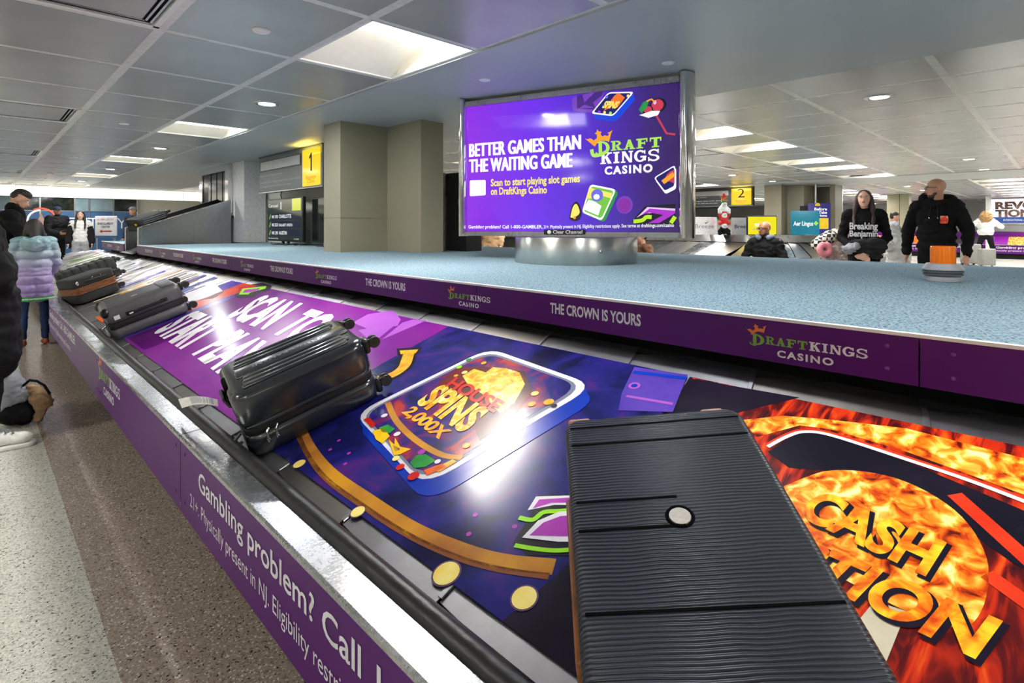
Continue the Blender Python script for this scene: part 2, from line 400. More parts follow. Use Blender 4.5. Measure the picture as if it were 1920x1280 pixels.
# plain plaster soffits over the three carousels
for i, (x0, x1) in enumerate(((2.384, 4.60), (15.1, 17.3), (28.9, 31.1))):
    struct('trim_%d' % (i + 1), MB().box((x0, YS, CEIL - .012), (x1, YN, 2.62), 'plaster').box((x0 - .012, YS, CEIL + .004), (x0, YN, 2.6), 'slot').box((x1, YS, CEIL + .004), (x1 + .012, YN, 2.6), 'slot'))
# zones of metal tiles: (x of first line, step, count)
zones = [(2.384 - .797 * 12, .797, 12), (4.60, .808, 13), (17.3, .829, 14), (31.1, .8, 5)]
special = {}
for k in (-8, -4, 0, 4, 8, 12, 16):
    special[(0, 11, k)] = 'troffer'; special[(0, 9, k)] = 'vent'; special[(0, 6, k)] = 'troffer'; special[(0, 10, k)] = 'sensor'
    special[(0, 2, k)] = 'troffer'
for k in (-6, -2, 2, 6, 10, 14): special[(0, 11, k)] = 'down'; special[(0, 10, k + 1)] = 'plain'
for n in (2, 4, 7, 9, 12):
    for k in (-7, 0, 4): special[(1, n, k)] = 'troffer'
    special[(1, n, 8)] = 'troffer'
for n in (4, 7, 9): special[(1, n, 1)] = 'vent'
for n, k in ((1, -2), (9, -2), (12, -2), (9, 2), (12, 2), (5, 6), (5, -5)): special[(1, n, k)] = 'down'
for n in (1, 3, 5, 7, 9, 11, 13):
    for k in (-2, 2, 6): special[(2, n, k)] = 'troffer'
for n, k in ((2, 0), (5, 0), (8, 0), (4, -4), (7, -4), (3, -4)): special[(2, n, k)] = 'down'
special[(2, 3, -6)] = 'troffer'; special[(2, 8, -6)] = 'troffer'; special[(3, 2, -2)] = 'troffer'; special[(3, 2, 4)] = 'troffer'
for k in (-3, 1): special[(1, 3, k)] = 'sensor'
def in_view(x, y):
    d = SY * x + CYW * y; r = CYW * x - SY * y
    return d > .3 and abs(r / d) < 1.05 and (CEIL - HC) / d < .46
grid = MB(); tiles = []; specials = []
for zi, (xa, st, cnt) in enumerate(zones):
    for i in range(cnt):
        for k in range(-10, 17):
            x0 = xa + i * st; y0 = yk(k); kind = special.get((zi, i, k), 'tile')
            if kind == 'plain': kind = 'tile'
            (tiles if kind == 'tile' else specials).append((x0, y0, st, kind))
            if kind in ('down', 'sensor'): tiles.append((x0, y0, st, 'tile'))
    for i in range(cnt + 1):
        x = xa + i * st; grid.box((x - .030, YS, CEIL + .001), (x + .030, YN, CEIL + .03), 'grid')
    for k in range(-10, 18): grid.box((xa, yk(k) - .030, CEIL + .0015), (xa + cnt * st, yk(k) + .030, CEIL + .03), 'grid')
g = grid.build('ceiling_grid', ceil, kind='stuff')
def tile_mb(mb, x0, y0, st):
    gp = .024; b = .005
    a = (x0 + gp, y0 + gp); c = (x0 + st - gp, y0 + 1.036 - gp)
    vs = [(a[0], a[1], CEIL + .012), (c[0], a[1], CEIL + .012), (c[0], c[1], CEIL + .012), (a[0], c[1], CEIL + .012),
          (a[0] + b, a[1] + b, CEIL), (c[0] - b, a[1] + b, CEIL), (c[0] - b, c[1] - b, CEIL), (a[0] + b, c[1] - b, CEIL)]
    return mb.add(vs, [(4, 7, 6, 5), (0, 4, 5, 1), (1, 5, 6, 2), (2, 6, 7, 3), (3, 7, 4, 0), (0, 1, 2, 3)], 'tile')
tiles.sort(key=lambda t: (not in_view(t[0] + .4, t[1] + .5), SY * (t[0] + .4) + CYW * (t[1] + .5)))
share = {}
for t in tiles[:300]:
    st = t[2]
    if st not in share: share[st] = tile_mb(MB(), 0, 0, st).build('ceiling_tile', ceil); ob = share[st]
    else: ob = share[st].copy(); col.objects.link(ob); ob.parent = ceil
    ob.location = (t[0], t[1], 0)
rest = MB()
for t in tiles[300:]: tile_mb(rest, t[0], t[1], t[2])
rest.build('ceiling_tiles', ceil, kind='stuff')

TUBE = glow('lamp_lens', (255, 252, 244), TUBE_EM, (255, 250, 240)); DOWN_EM = glow('downlight_lens', (255, 255, 255), 14)
MT['tube'] = TUBE; MT['downlens'] = DOWN_EM
MT['reflector'] = mat('troffer_reflector', (240, 236, 226), .5, c2=(236, 232, 222))
def arealight(name, loc, sx, sy, power, rot=(0, 0, 0), color=(1, .98, .94), parent=None, shape='RECTANGLE'):
    l = bpy.data.lights.new(name, 'AREA'); l.shape = shape; l.size = sx; l.size_y = sy; l.energy = power; l.color = color
    o = bpy.data.objects.new(name, l); o.location = loc; o.rotation_euler = rot; col.objects.link(o); o.parent = parent; return o
def troffer(x0, y0, st, lab, group):
    t = thing('ceiling_light', lab, 'light', (x0 + st / 2, y0 + .518, CEIL), 0, group)
    hx = st / 2 - .012; hy = .506; H = .2
    fr = MB(); fr.box((-hx, -hy, 0), (hx, -hy + .015, .012), 'white'); fr.box((-hx, hy - .015, 0), (hx, hy, .012), 'white')
    fr.box((-hx, -hy, 0), (-hx + .012, hy, .012), 'white'); fr.box((hx - .012, -hy, 0), (hx, hy, .012), 'white'); fr.build('frame', t)
    rf = MB(); n = 8; vs = []
    # scoop: rises steeply behind the lens and runs down in a curve to the far rim
    pr = [(-hy, .0), (-hy, .11), (-hy + .2, .2), (-hy + .42, .2), (-.05, .185), (.2, .14), (.38, .07), (hy, 0)]
    for sx in (-1, 1):
        for y, z in pr: vs.append((sx * (hx - .002), y, z))
    m = len(pr)
    rf.add(vs, [(i, m + i, m + i + 1, i + 1) for i in range(m - 1)], 'reflector', True)
    rf.add(vs, [tuple(range(m)), tuple(range(2 * m - 1, m - 1, -1))], 'reflector')
    rf.build('reflector', t)
    MB().rbox((-hx + .03, -hy + .02, .012), (hx - .03, -hy + .21, .03), .008, 'tube').build('lamp_lens', t)
    arealight('lamp', (0, -hy + .34, .15), st - .1, .34, TROFFER_W, (R(-12), 0, 0), (1, .965, .91), t)
def downlight(x, y, lab, group):
    t = thing('downlight', lab, 'light', (x, y, CEIL), 0, group)
    MB().lathe([(.080, -.002), (.095, -.010), (.112, -.009), (.120, -.001), (.120, .0)], 'alu', n=28).build('bezel', t)
    MB().lathe([(.080, -.002), (.072, -.0035), (.066, -.004)], 'steelp', n=28).build('reflector', t)
    MB().cyl((0, 0, -.001), (0, 0, -.006), .074, 'downlens', n=28).build('lamp_lens', t)
    arealight('lamp', (0, 0, -.012), .12, .12, DOWN_W, (0, 0, 0), (.92, .95, 1), t, 'DISK')
def vent(x0, y0, st, lab, group):
    t = thing('air_vent', lab, 'vent', (x0 + st / 2, y0 + .518, CEIL), 0, group)
    hx = st / 2 - .012; hy = .5
    for j, (i0, w_, mm, z) in enumerate(((0, .03, 'white', 0), (.045, .012, 'alu', .004), (.072, .012, 'alu', .006))):
        a, b = hx - i0, hy - i0
        mb = MB(); mb.box((-a, -b, z), (a, -b + w_, z + .03), mm); mb.box((-a, b - w_, z), (a, b, z + .03), mm); mb.box((-a, -b, z), (-a + w_, b, z + .03), mm); mb.box((a - w_, -b, z), (a, b, z + .03), mm)
        mb.build(('frame', 'vane', 'vane')[j], t)
    MB().box((-hx, -hy, .05), (hx, hy, .06), 'slot').build('plenum', t)
    MB().box((-hx + .1, -hy + .1, .004), (hx - .1, hy - .1, .02), 'tile').build('centre_panel', t)
def sensor(x, y, lab):
    MB().lathe([(0, -.012), (.045, -.011), (.052, -.004), (.054, 0), (0, 0)], 'white', (x, y, CEIL), 24).build('ceiling_sensor', None, lab, 'sensor', 'white round cover discs on the ceiling')
ordn = ['nearest'] + [w_ + ' nearest' for w_ in 'second third fourth fifth sixth seventh eighth ninth tenth eleventh twelfth thirteenth fourteenth fifteenth sixteenth seventeenth eighteenth nineteenth twentieth twenty-first twenty-second twenty-third twenty-fourth twenty-fifth twenty-sixth twenty-seventh twenty-eighth twenty-ninth'.split()]
cnt = {}
specials.sort(key=lambda t: SY * t[0] + CYW * t[1])
for x0, y0, st, kind in specials:
    cx, cy = x0 + st / 2, y0 + .518; d = SY * cx + CYW * cy; vis = d > 0 and in_view(cx, cy) 
    side = 'left' if cx < 3 else ('right' if cx < 15 else 'far')
    if kind == 'troffer':
        if vis:
            n = cnt.get(('t', side), 0); cnt[('t', side)] = n + 1
            lab = {'left': '%s square recessed light beside the plain soffit, left of the columns', 'right': '%s recessed light in the tiled ceiling right of the advertising board', 'far': '%s recessed light in the distant ceiling beyond the second carousel'}[side] % ordn[min(n, 28)]
        else: lab = 'recessed ceiling light outside the picture'
        troffer(x0, y0, st, lab, 'square recessed ceiling lights')
    elif kind == 'down':
        if vis:
            n = cnt.get(('d', side), 0); cnt[('d', side)] = n + 1
            lab = {'left': '%s round downlight in the left ceiling between square lights', 'right': '%s round downlight in the ceiling above the standing couple', 'far': '%s round downlight far off behind the bald man'}[side] % ordn[min(n, 28)]
        else: lab = 'round downlight outside the picture'
        downlight(cx, cy, lab, 'round ceiling downlights')
    elif kind == 'vent':
        n = cnt.get(('v', side), 0); cnt[('v', side)] = n + 1
        vent(x0, y0, st, ('%s slotted air vent in the left ceiling' if side == 'left' else '%s slotted air vent beside a recessed light, right of the board') % ordn[min(n, 28)], 'slotted ceiling air vents')
    else:
        n = cnt.get(('s', side), 0); cnt[('s', side)] = n + 1
        sensor(cx + .03, cy + .1, '%s small white disc on the %s ceiling tiles' % (ordn[min(n, 28)], side))
for j, px in enumerate((909, 1253)):
    d = (CEIL - .012 - HC) * FPX / (CY - (150, 118)[j]); p = at_d(px, d)
    tg = thing('spotlight', 'small recessed spotlight in the soffit above the %s of the advertising board' % ('left half', 'right post')[j], 'light', (p.x, p.y, CEIL - .012), 0, 'small spotlights over the board')
    MB().lathe([(.025, -.002), (.038, -.006), (.045, 0)], 'white', n=20).build('bezel', tg); MB().cyl((0, 0, -.001), (0, 0, -.004), .026, 'reflector').build('lens', tg)

# ------------------------------------------------------------------ far left wall: bulkhead with wall-wash light painted in, glazed partition
glowp = mat('bulkhead_wash_emission', (255, 252, 240), .6, c2=(250, 246, 232), scale=1, em=1.15)  # emission stands in for light washing the bulkhead, which is no lamp
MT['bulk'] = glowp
wb = thing('bulkhead_painted_glow', 'long cream bulkhead atop the far left wall, wall-wash light painted as glow', 'bulkhead', (2, YN - .15, 2.08))
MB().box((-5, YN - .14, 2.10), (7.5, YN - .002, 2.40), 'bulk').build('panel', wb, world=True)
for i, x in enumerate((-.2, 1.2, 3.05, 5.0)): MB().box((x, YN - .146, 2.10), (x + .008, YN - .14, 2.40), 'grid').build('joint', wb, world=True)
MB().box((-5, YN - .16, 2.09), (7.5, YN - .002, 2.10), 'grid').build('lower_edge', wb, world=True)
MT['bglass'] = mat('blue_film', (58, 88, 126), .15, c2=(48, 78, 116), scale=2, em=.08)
MT['dglass'] = mat('dark_glass', (34, 40, 38), .06, c2=(14, 18, 17), scale=6)
MT['gglass'] = mat('grey_glass', (120, 140, 148), .08, c2=(92, 112, 120), scale=2)
MT['star'] = mat('star_tan', (150, 118, 110), .5)
gp = thing('glazed_partition', 'blue filmed glass partition lettered ENTRY under the cream bulkhead', 'partition', (2, YN - .1, 0))
xs = [-1.2, .1, 1.45, 2.78, 3.35, 3.9]
xg = [at_X(1, 1)]
def XatY(px, Y):
    v = ray(px, CY); return v.x * (Y / v.y)
Yg = YN - .12
edges = [XatY(p, Yg) for p in (-60, 30, 75, 140, 167, 213, 257)]
for i in range(len(edges) - 1):
    a, b = edges[i], edges[i + 1]
    pn = MB().box((a + .02, Yg, .1), (b - .02, Yg + .02, 1.70), 'bglass').build('glass_panel', gp, world=True)
    MB().box((a + .02, Yg, 1.71), (b - .02, Yg + .02, 2.08), ('gglass', 'dglass', 'dglass', 'gglass', 'gglass', 'dglass')[i]).build('top_pane', gp, world=True)
for i, a in enumerate(edges): MB().box((a - .018, Yg - .02, 0), (a + .018, Yg + .04, 2.08), 'alu').build('mullion', gp, world=True)
MB().box((edges[0], Yg - .015, 1.69), (edges[-1], Yg + .03, 1.71), 'alu').build('rail', gp, world=True)
MB().box((edges[0], Yg - .02, 0), (edges[-1], Yg + .03, .1), 'slot').build('sill', gp, world=True)
pr = Print((0, Yg - .021, 0), (1, 0, 0), (0, 0, 1), .001, .001)
def zat(py, X, Y): return HC + (CY - py) / FPX * (SY * X + CYW * Y)
for ch, px in zip('ENTRY', (133.5, 154, 174, 201, 228)):
    X = XatY(px, Yg); h = .33; z = zat(428, X, Yg)
    pr.text(ch, (X - .12, z), (X + .12, z), (X - .12, z + .33), 'offwhite', 0, bold=-.01)
cxl, rr = XatY(77, Yg), .34; czl = zat(413, cxl, Yg)
arc = lambda a0, a1, r: [(cxl + r * math.cos(R(a0 + (a1 - a0) * k / 16)), czl + r * math.sin(R(a0 + (a1 - a0) * k / 16))) for k in range(17)]
MT['arcred'] = mat('arc_red', (222, 84, 62), .4)
pr.stroke(arc(20, 118, rr), .05, 'arcred', 0).stroke(arc(95, 190, rr * .86), .05, 'offwhite', 1)
pr.poly([(cxl + .26 * (1 if k % 2 == 0 else .42) * math.sin(R(36 * k)), czl - .05 + .26 * (1 if k % 2 == 0 else .42) * math.cos(R(36 * k))) for k in range(10)], 'star', 1)
pr.build('printed_lettering', gp)

# ------------------------------------------------------------------ CAROUSEL 1
A0, LZ, FB = .5417, .49, .219            # outer rim x, rim height, fascia bottom
TH = R(17.5); XS0, ZS0 = .719, HC - .804; XS1 = 1.83
SLEN = (XS1 - XS0) / math.cos(TH)
rim = [(A0, -4.0), (A0, 7.0), (A0 + .03, 7.45), (A0 + .12, 8.4), (.80, 10.6), (.97, 12.7), (1.25, 14.6), (1.75, 16.3), (2.6, 17.4), (3.6, 17.8)]
def rimx(Y):
    for (x0, y0), (x1, y1) in zip(rim, rim[1:]):
        if y0 <= Y <= y1: return x0 + (x1 - x0) * (Y - y0) / (y1 - y0)
    return rim[-1][0]
PX0, PX1, PZ, PB = 1.76, 5.17, .965, .831     # platform front, back, top, fascia bottom
car = thing('baggage_carousel', 'sloping metal baggage carousel with purple sides carrying suitcases, filling the foreground', 'carousel', (1.2, 6, 0))
def seg_path(y0, y1):
    pts = [(rimx(y0), y0)] + [p for p in rim if y0 < p[1] < y1] + [(rimx(y1), y1)]
    return pts
# fascia and ledge in panels with joints, as on the real thing
joints = [-4, -1.6, .35, 2.255, 4.06, 6.19, 7.45, 10.6, 14.6, 17.8]
for a, b in zip(joints, joints[1:]):
    p = seg_path(a + .003, b - .003)
    MB().sweep(p, [(.0, FB), (-.006, FB), (-.006, LZ - .006), (0, LZ - .002), (.004, LZ - .002)], 'purple').build('side_panel', car, world=True)
    MB().sweep(p, [(-.010, LZ - .012), (-.010, LZ), (-.004, LZ + .004), (.058, LZ + .008), (.064, LZ + .003), (.064, LZ - .02)], 'ledge').build('ledge_panel', car, world=True)
full = seg_path(-4, 17.8)
MB().sweep(full, [(.02, FB), (.13, FB), (.13, 0)], 'dark').build('plinth', car, world=True)
MB().sweep(full, [(.062, LZ - .03), (.062, LZ + .006), (.072, LZ + .022), (.090, LZ + .028), (.108, LZ + .020), (.118, LZ - .004), (.120, LZ - .06)], 'rubber', True).build('bumper', car, world=True)
MB().sweep(full, [(.119, LZ - .03), (.119, LZ - .012), (.128, LZ - .012), (.128, LZ - .07)], 'steelb').build('guide_strip', car, world=True)
# screws of the purple side
for a in joints[1:6]:
    for dy in (-.06, .06):
        for z in (.27, .44):
            MB().lathe([(0, .003), (.006, .002), (.009, 0)], 'purple', T=Matrix.Translation((A0 - .006, a + dy, z)) @ Matrix.Rotation(R(-90), 4, 'Y'), n=10).build('screw', car, world=True)
# slats
uS = Vector((math.cos(TH), 0, math.sin(TH))); nS = Vector((-math.sin(TH), 0, math.cos(TH))); oS = Vector((XS0, 0, ZS0))
def sp(s, Y, h=0.): return oS + uS * s + Vector((0, Y, 0)) + nS * h
PITCH = .437
def bow(s): return .20 * (max(s, 0) / SLEN) ** 1.4
ks = range(-7, 36)
for k in ks:
    y0 = .075 + k * PITCH
    lo = max(0, (rimx(min(y0, 17.7)) + .175 - XS0) / math.cos(TH)); hi = SLEN - max(0, (y0 - 13.2)) * .2
    if hi - lo < .1: continue
    n = 8; top = []; rows = []
    for i in range(n + 1):
        f = i / n; row = []
        for j, (dy, dh) in enumerate(((0, .001), (PITCH * .5, 0), (PITCH - .004, -.002))):
            g_ = dy / PITCH
            s0 = lo - .035 + .03 * g_; s1 = hi - .05 + .05 * (1 - abs(2 * g_ - .55))
            s = s0 + (s1 - s0) * f
            row.append(sp(s, y0 + dy + bow(s), dh))
        rows.append(row)
    mb = MB(); vs = [p for r_ in rows for p in r_] + [p - nS * .006 for r_ in rows for p in r_]; K = 3 * (n + 1)
    fs = []
    for i in range(n):
        for j in range(2): a = i * 3 + j; fs += [(a, a + 3, a + 4, a + 1), (K + a, K + a + 1, K + a + 4, K + a + 3)]
        fs += [(i * 3, K + i * 3, K + i * 3 + 3, i * 3 + 3), (i * 3 + 2, i * 3 + 5, K + i * 3 + 5, K + i * 3 + 2)]
    e = n * 3; fs += [(0, 1, K + 1, K), (1, 2, K + 2, K + 1), (e, K + e, K + e + 1, e + 1), (e + 1, K + e + 1, K + e + 2, e + 2)]
    mb.add(vs, fs, 'slat' if k % 3 else 'slat2')
    # overlapping lip along the slat's leading edge
    lip = []
    for i in range(n + 1):
        s = lo + (hi - lo - .03) * i / n
        for dy, h in ((-.006, .0005), (-.004, .0034), (.008, .0034), (.010, .0005)): lip.append(sp(s, y0 + dy + bow(s), h))
    mb.add(lip, [(i * 4 + j, i * 4 + 4 + j, i * 4 + 5 + j, i * 4 + 1 + j) for i in range(n) for j in range(3)], 'slat')
    mb.build('slat', car, world=True)
MB().box((.66, -4, .12), (1.95, 13.2, .2), 'dark').box((1.93, -4, .2), (1.97, 13.2, PB + .05), 'dark').build('underframe', car, world=True)

# ---- prints on the slats (flat artwork).  plane coords: a = towards the camera (-Y), b = up the slope
PR = Print(oS, (0, -1, 0), uS, .0040, .0005)
FRT = lambda Y0, Y1: None
def inkm(name, c, c2=None, sc=6., rough=.2, **k):
    MT[name] = mat('print_' + name, c, max(rough, .16) if rough < .21 else rough, c2=c2, scale=sc, spec=.2, **k)
inkm('ipurple', (130, 32, 138), (112, 26, 134), 2); inkm('ipurple2', (172, 92, 192), (160, 84, 186), 3); inkm('iviolet', (92, 66, 170), (70, 50, 150), 4)
inkm('ihalo', (104, 78, 112)); inkm('iwhite', (232, 228, 234)); inkm('inavy', (26, 30, 92), (34, 40, 128), 5); inkm('iblue', (18, 58, 176), (14, 48, 160)); inkm('iblack', (20, 18, 30), (34, 26, 44), 4)
inkm('igold', (206, 146, 40), (160, 100, 44), 5); inkm('ibrown', (134, 78, 44)); inkm('igold2', (248, 190, 60), (236, 146, 30), 30); inkm('iyel', (250, 232, 140), (246, 214, 100), 20)
inkm('ired', (208, 46, 30), (190, 30, 26), 14); inkm('igreen', (50, 158, 60), (34, 130, 50), 20); inkm('ilime', (150, 222, 40)); inkm('imag', (176, 60, 176), (158, 50, 164), 10)
inkm('igrey', (120, 128, 148)); inkm('idkred', (112, 26, 28), (60, 22, 34), 8); inkm('iorange', (236, 112, 26), (222, 80, 20), 14); inkm('ipink', (214, 150, 214))
inkm('ibrightred', (222, 66, 34), (204, 50, 26), 10); inkm('icream', (214, 206, 182), (186, 176, 150), 10); inkm('isteelblue', (110, 120, 170), (80, 90, 150), 8); inkm('ilemon', (244, 206, 30), (236, 180, 20), 15)
MT['fire'] = blobs_mat('print_fire', [(90, 22, 14), (206, 70, 16), (240, 138, 30), (250, 206, 84), (253, 240, 176)], 24, .18)
MT['fire2'] = blobs_mat('print_embers', [(36, 14, 20), (92, 20, 20), (196, 46, 20), (226, 92, 24)], 7, .18, (1, 4, 1))
MT['casino'] = blobs_mat('print_casino', [(12, 14, 52), (20, 24, 84), (34, 32, 116), (74, 36, 112)], 5, .18)
MT['casino2'] = blobs_mat('print_casino_tile', [(24, 22, 74), (40, 34, 120), (110, 30, 90), (190, 60, 40)], 9, .18)
MT['ecr'] = blobs_mat('print_letters_gold', [(206, 58, 16), (236, 126, 24), (246, 196, 40), (240, 224, 60)], 22, .18)
MT['spin'] = blobs_mat('print_letters_spin', [(232, 140, 20), (248, 186, 40), (252, 216, 90), (255, 244, 200)], 30, .18)
P = PR.pix
bF, bB = P(520, 851)[1], P(1118, 671)[1]        # front and back edge of the print
def aY(px, py): return P(px, py)[0]
aBlue0 = P(842, 613)[0]; aBlue1 = P(946, 1164)[0]
aP0 = P(300, 560)[0]
PR.poly(rect(-4.62, bF, aBlue0 + .04, bB), 'ipurple', 0)
PR.poly(rect(-4.62, bF + .02, -4.1, bB), 'ipurple', 0)
PR.build('printed_background', car)
# SCAN TO / START PLAYING
def rowtext(txt, BL, BR, TL, full, m='iwhite', L=3):
    a, b, c = P(*BL), P(*BR), P(*TL); 
    PR.text(txt, a, b, c, m, L, bold=.045)
PR.text('SCAN', P(428, 592), P(499, 616), P(493, 555), 'iwhite', 3, bold=.05)
PR.text('TO', P(512, 622), P(563, 642), P(582, 582), 'iwhite', 3, bold=.05)
PR.text('START', P(293, 621), P(351, 656), P(365, 584), 'iwhite', 3, bold=.05)
PR.text('PLAYING', P(366, 662), P(480, 745), P(448, 620), 'iwhite', 3, bold=.05)
PR.build('printed_words', car)
# little lucky seven and diamond print
seven = [(440, 556), (448, 539), (470, 534), (492, 531), (510, 537), (506, 545), (482, 552), (478, 558), (448, 560)]
PR.ppoly([(x, y) for x, y in seven], 'iblack', 1).ppoly([(448, 553), (455, 542), (500, 537), (498, 542), (470, 549), (466, 553)], 'ilime', 2).ppoly([(455, 550), (460, 544), (488, 541), (485, 545), (468, 549)], 'imag', 3)
PR.ppoly([(396, 525), (420, 548), (402, 560), (354, 566), (345, 548), (372, 528)], 'iwhite', 1)
PR.ppoly([(662, 606), (690, 590), (738, 583), (752, 600), (746, 612), (690, 618)], 'ipurple2', 1).ppoly([(672, 620), (744, 608), (712, 634), (694, 640)], 'ipurple2', 1)
PR.ppoly([(755, 606), (775, 600), (800, 602), (716, 638)], 'ipurple2', 1)
PR.build('printed_seven', car)
# horseshoe
hs_o = PR.curve([P(*p) for p in [(790, 654), (776, 690), (750, 708), (712, 722), (690, 700)]])
hs_i = PR.curve([P(*p) for p in [(742, 658), (750, 672), (744, 688), (712, 702)]])
PR.stroke(PR.curve([P(*p) for p in [(766, 660), (764, 672), (757, 690), (735, 706), (700, 715)]]), .085, 'iblack', 2)
PR.stroke(PR.curve([P(*p) for p in [(768, 662), (764, 674), (757, 690), (735, 705), (700, 714)]]), .055, 'igold2', 3)
PR.ppoly([(744, 655), (792, 652), (786, 664), (746, 668)], 'iblack', 2).ppoly([(750, 659), (785, 657), (780, 664), (752, 666)], 'igold2', 4)
PR.build('printed_horseshoe', car)
# blue casino panel
PR.poly([(aBlue0, bF), (aBlue1, bF), (P(1060, 1040)[0] + .03, P(1060, 1040)[1]), (P(1290, 700)[0], bB), (aBlue0, bB)], 'casino', 1)
PR.stroke(PR.curve([P(*p) for p in [(560, 800), (582, 845), (620, 890), (690, 940), (770, 992), (860, 1032), (940, 1055), (1040, 1066)]]), .042, 'igold', 3)
PR.stroke(PR.curve([P(*p) for p in [(556, 806), (576, 852), (612, 900), (682, 952), (762, 1004), (852, 1046), (934, 1070), (1030, 1084)]]), .016, 'ibrown', 3)
for px, py, r_ in ((562, 872, .020), (672, 962, .020), (838, 1078, .031), (984, 1124, .027)):
    c = P(px, py); PR.disc(c, r_ * 1.14, r_ * 1.14, 'ihalo', 3); PR.disc(c, r_, r_, 'iyel', 4)
PR.build('printed_casino_floor', car)
# the tile: thick blue slab, white rim, dark picture
tl = [P(665, 778), P(793, 918), P(1118, 726), P(918, 655)]
tl2 = [P(668, 800), P(800, 950), P(1128, 748), P(930, 672)]
PR.rrect(tl2, 'iblue', .16, 4); PR.rrect([P(664, 785), P(796, 934), P(1122, 736), P(920, 655)], 'iblue', .16, 5)
PR.rrect(tl, 'iwhite', .16, 6); PR.rrect([P(676, 779), P(794, 908), P(1100, 727), P(915, 661)], 'igrey', .16, 7)
PR.rrect([P(682, 779), P(795, 900), P(1090, 727), P(915, 665)], 'casino2', .16, 8)
PR.stroke(PR.curve([P(*p) for p in [(728, 758), (744, 792), (780, 828), (828, 856), (868, 862)]]), .022, 'igold', 9)
PR.ppoly([(820, 724), (858, 692), (905, 690), (985, 700), (1000, 740), (960, 790), (900, 830), (870, 760)], 'idkred', 9)
PR.ppoly([(868, 708), (890, 695), (912, 702), (925, 692), (950, 694), (975, 702), (985, 724), (965, 760), (940, 780), (905, 742), (880, 728)], 'spin', 10)
PR.text('HOUSE', P(836, 727), P(928, 778), P(856, 711), 'ired', 12, bold=.04, res=6); PR.text('SPINS', P(783, 757), P(872, 815), P(829, 724), 'spin', 12, bold=.045, res=6)
PR.text('2,000X', P(755, 777), P(826, 828), P(777, 765), 'igold2', 12, bold=.04, res=6)
for pts, m_ in (([(700, 812), (722, 806), (732, 822), (718, 836), (706, 828)], 'ilemon'), ([(712, 806), (728, 800), (742, 808), (732, 816), (718, 814)], 'igreen'),
                ([(730, 828), (741, 838), (742, 825), (752, 842), (772, 846), (752, 856), (740, 858)], 'ilemon'), ([(738, 838), (752, 846), (742, 852)], 'imag'),
                ([(770, 872), (782, 858), (800, 856), (818, 868), (800, 880), (778, 882)], 'igreen'), ([(796, 886), (830, 874), (838, 880), (802, 896)], 'iorange'),
                ([(683, 790), (694, 786), (706, 800), (698, 806)], 'ired'), ([(812, 884), (850, 866), (858, 870), (824, 890)], 'igold2')):
    PR.ppoly(pts, m_, 11)
for px, py, r_, m_ in ((752, 880, .014, 'ired'), (777, 897, .018, 'ired'), (722, 783, .012, 'iwhite'), (746, 818, .012, 'iwhite'), (744, 864, .012, 'iyel'), (792, 852, .013, 'imag'), (822, 870, .010, 'iwhite'), (880, 678, .012, 'igreen'), (862, 692, .012, 'ilime'), (872, 702, .012, 'iyel'), (908, 684, .012, 'igold2'), (1004, 742, .014, 'iyel'), (998, 762, .014, 'igold2'), (1030, 758, .018, 'igold2'), (856, 708, .009, 'igold2'), (876, 840, .013, 'igold2'), (1040, 765, .010, 'iblack')):
    PR.disc(P(px, py), r_, r_, m_, 12)
PR.build('printed_tile', car)
# pink seven beside the tile
PR.ppoly([(962, 1022), (996, 968), (1010, 930), (1075, 930), (1075, 1045), (990, 1045)], 'iblack', 3)
PR.ppoly([(990, 960), (1006, 934), (1078, 932), (1078, 950), (1040, 950)], 'iwhite', 4).ppoly([(1000, 957), (1012, 940), (1078, 936), (1078, 946), (1036, 946)], 'imag', 5)
PR.stroke(PR.curve([P(*p) for p in [(974, 974), (1000, 978), (1020, 964), (1048, 962), (1070, 960)]]), .014, 'ilime', 5)
PR.ppoly([(980, 1012), (1010, 980), (1050, 963), (1078, 962), (1078, 1020), (1048, 1020)], 'iwhite', 6).ppoly([(994, 1008), (1020, 984), (1052, 972), (1078, 970), (1078, 1010), (1052, 1010)], 'imag', 7)
PR.stroke(PR.curve([P(*p) for p in [(966, 1026), (1000, 1032), (1040, 1036), (1078, 1034)]]), .012, 'ilime', 5)
for px, py in ((892, 968), (966, 990), (880, 1004), (620, 845), (648, 872), (655, 852), (636, 828)): PR.disc(P(px, py), .007, .007, 'imag', 3, 10)
PR.build('printed_seven', car)
# violet scroll print at the back between the two panels
PR.ppoly([(1166, 740), (1190, 690), (1290, 705), (1262, 775), (1160, 772)], 'iviolet', 3)
PR.stroke([P(1188, 700), P(1288, 712)], .02, 'iblue', 4).stroke([P(1175, 745), P(1262, 760)], .012, 'ipurple2', 4)
PR.disc(P(1190, 726), .02, .02, 'ipurple2', 5).disc(P(1190, 726), .011, .011, 'iblue', 6)
PR.build('printed_scroll', car)
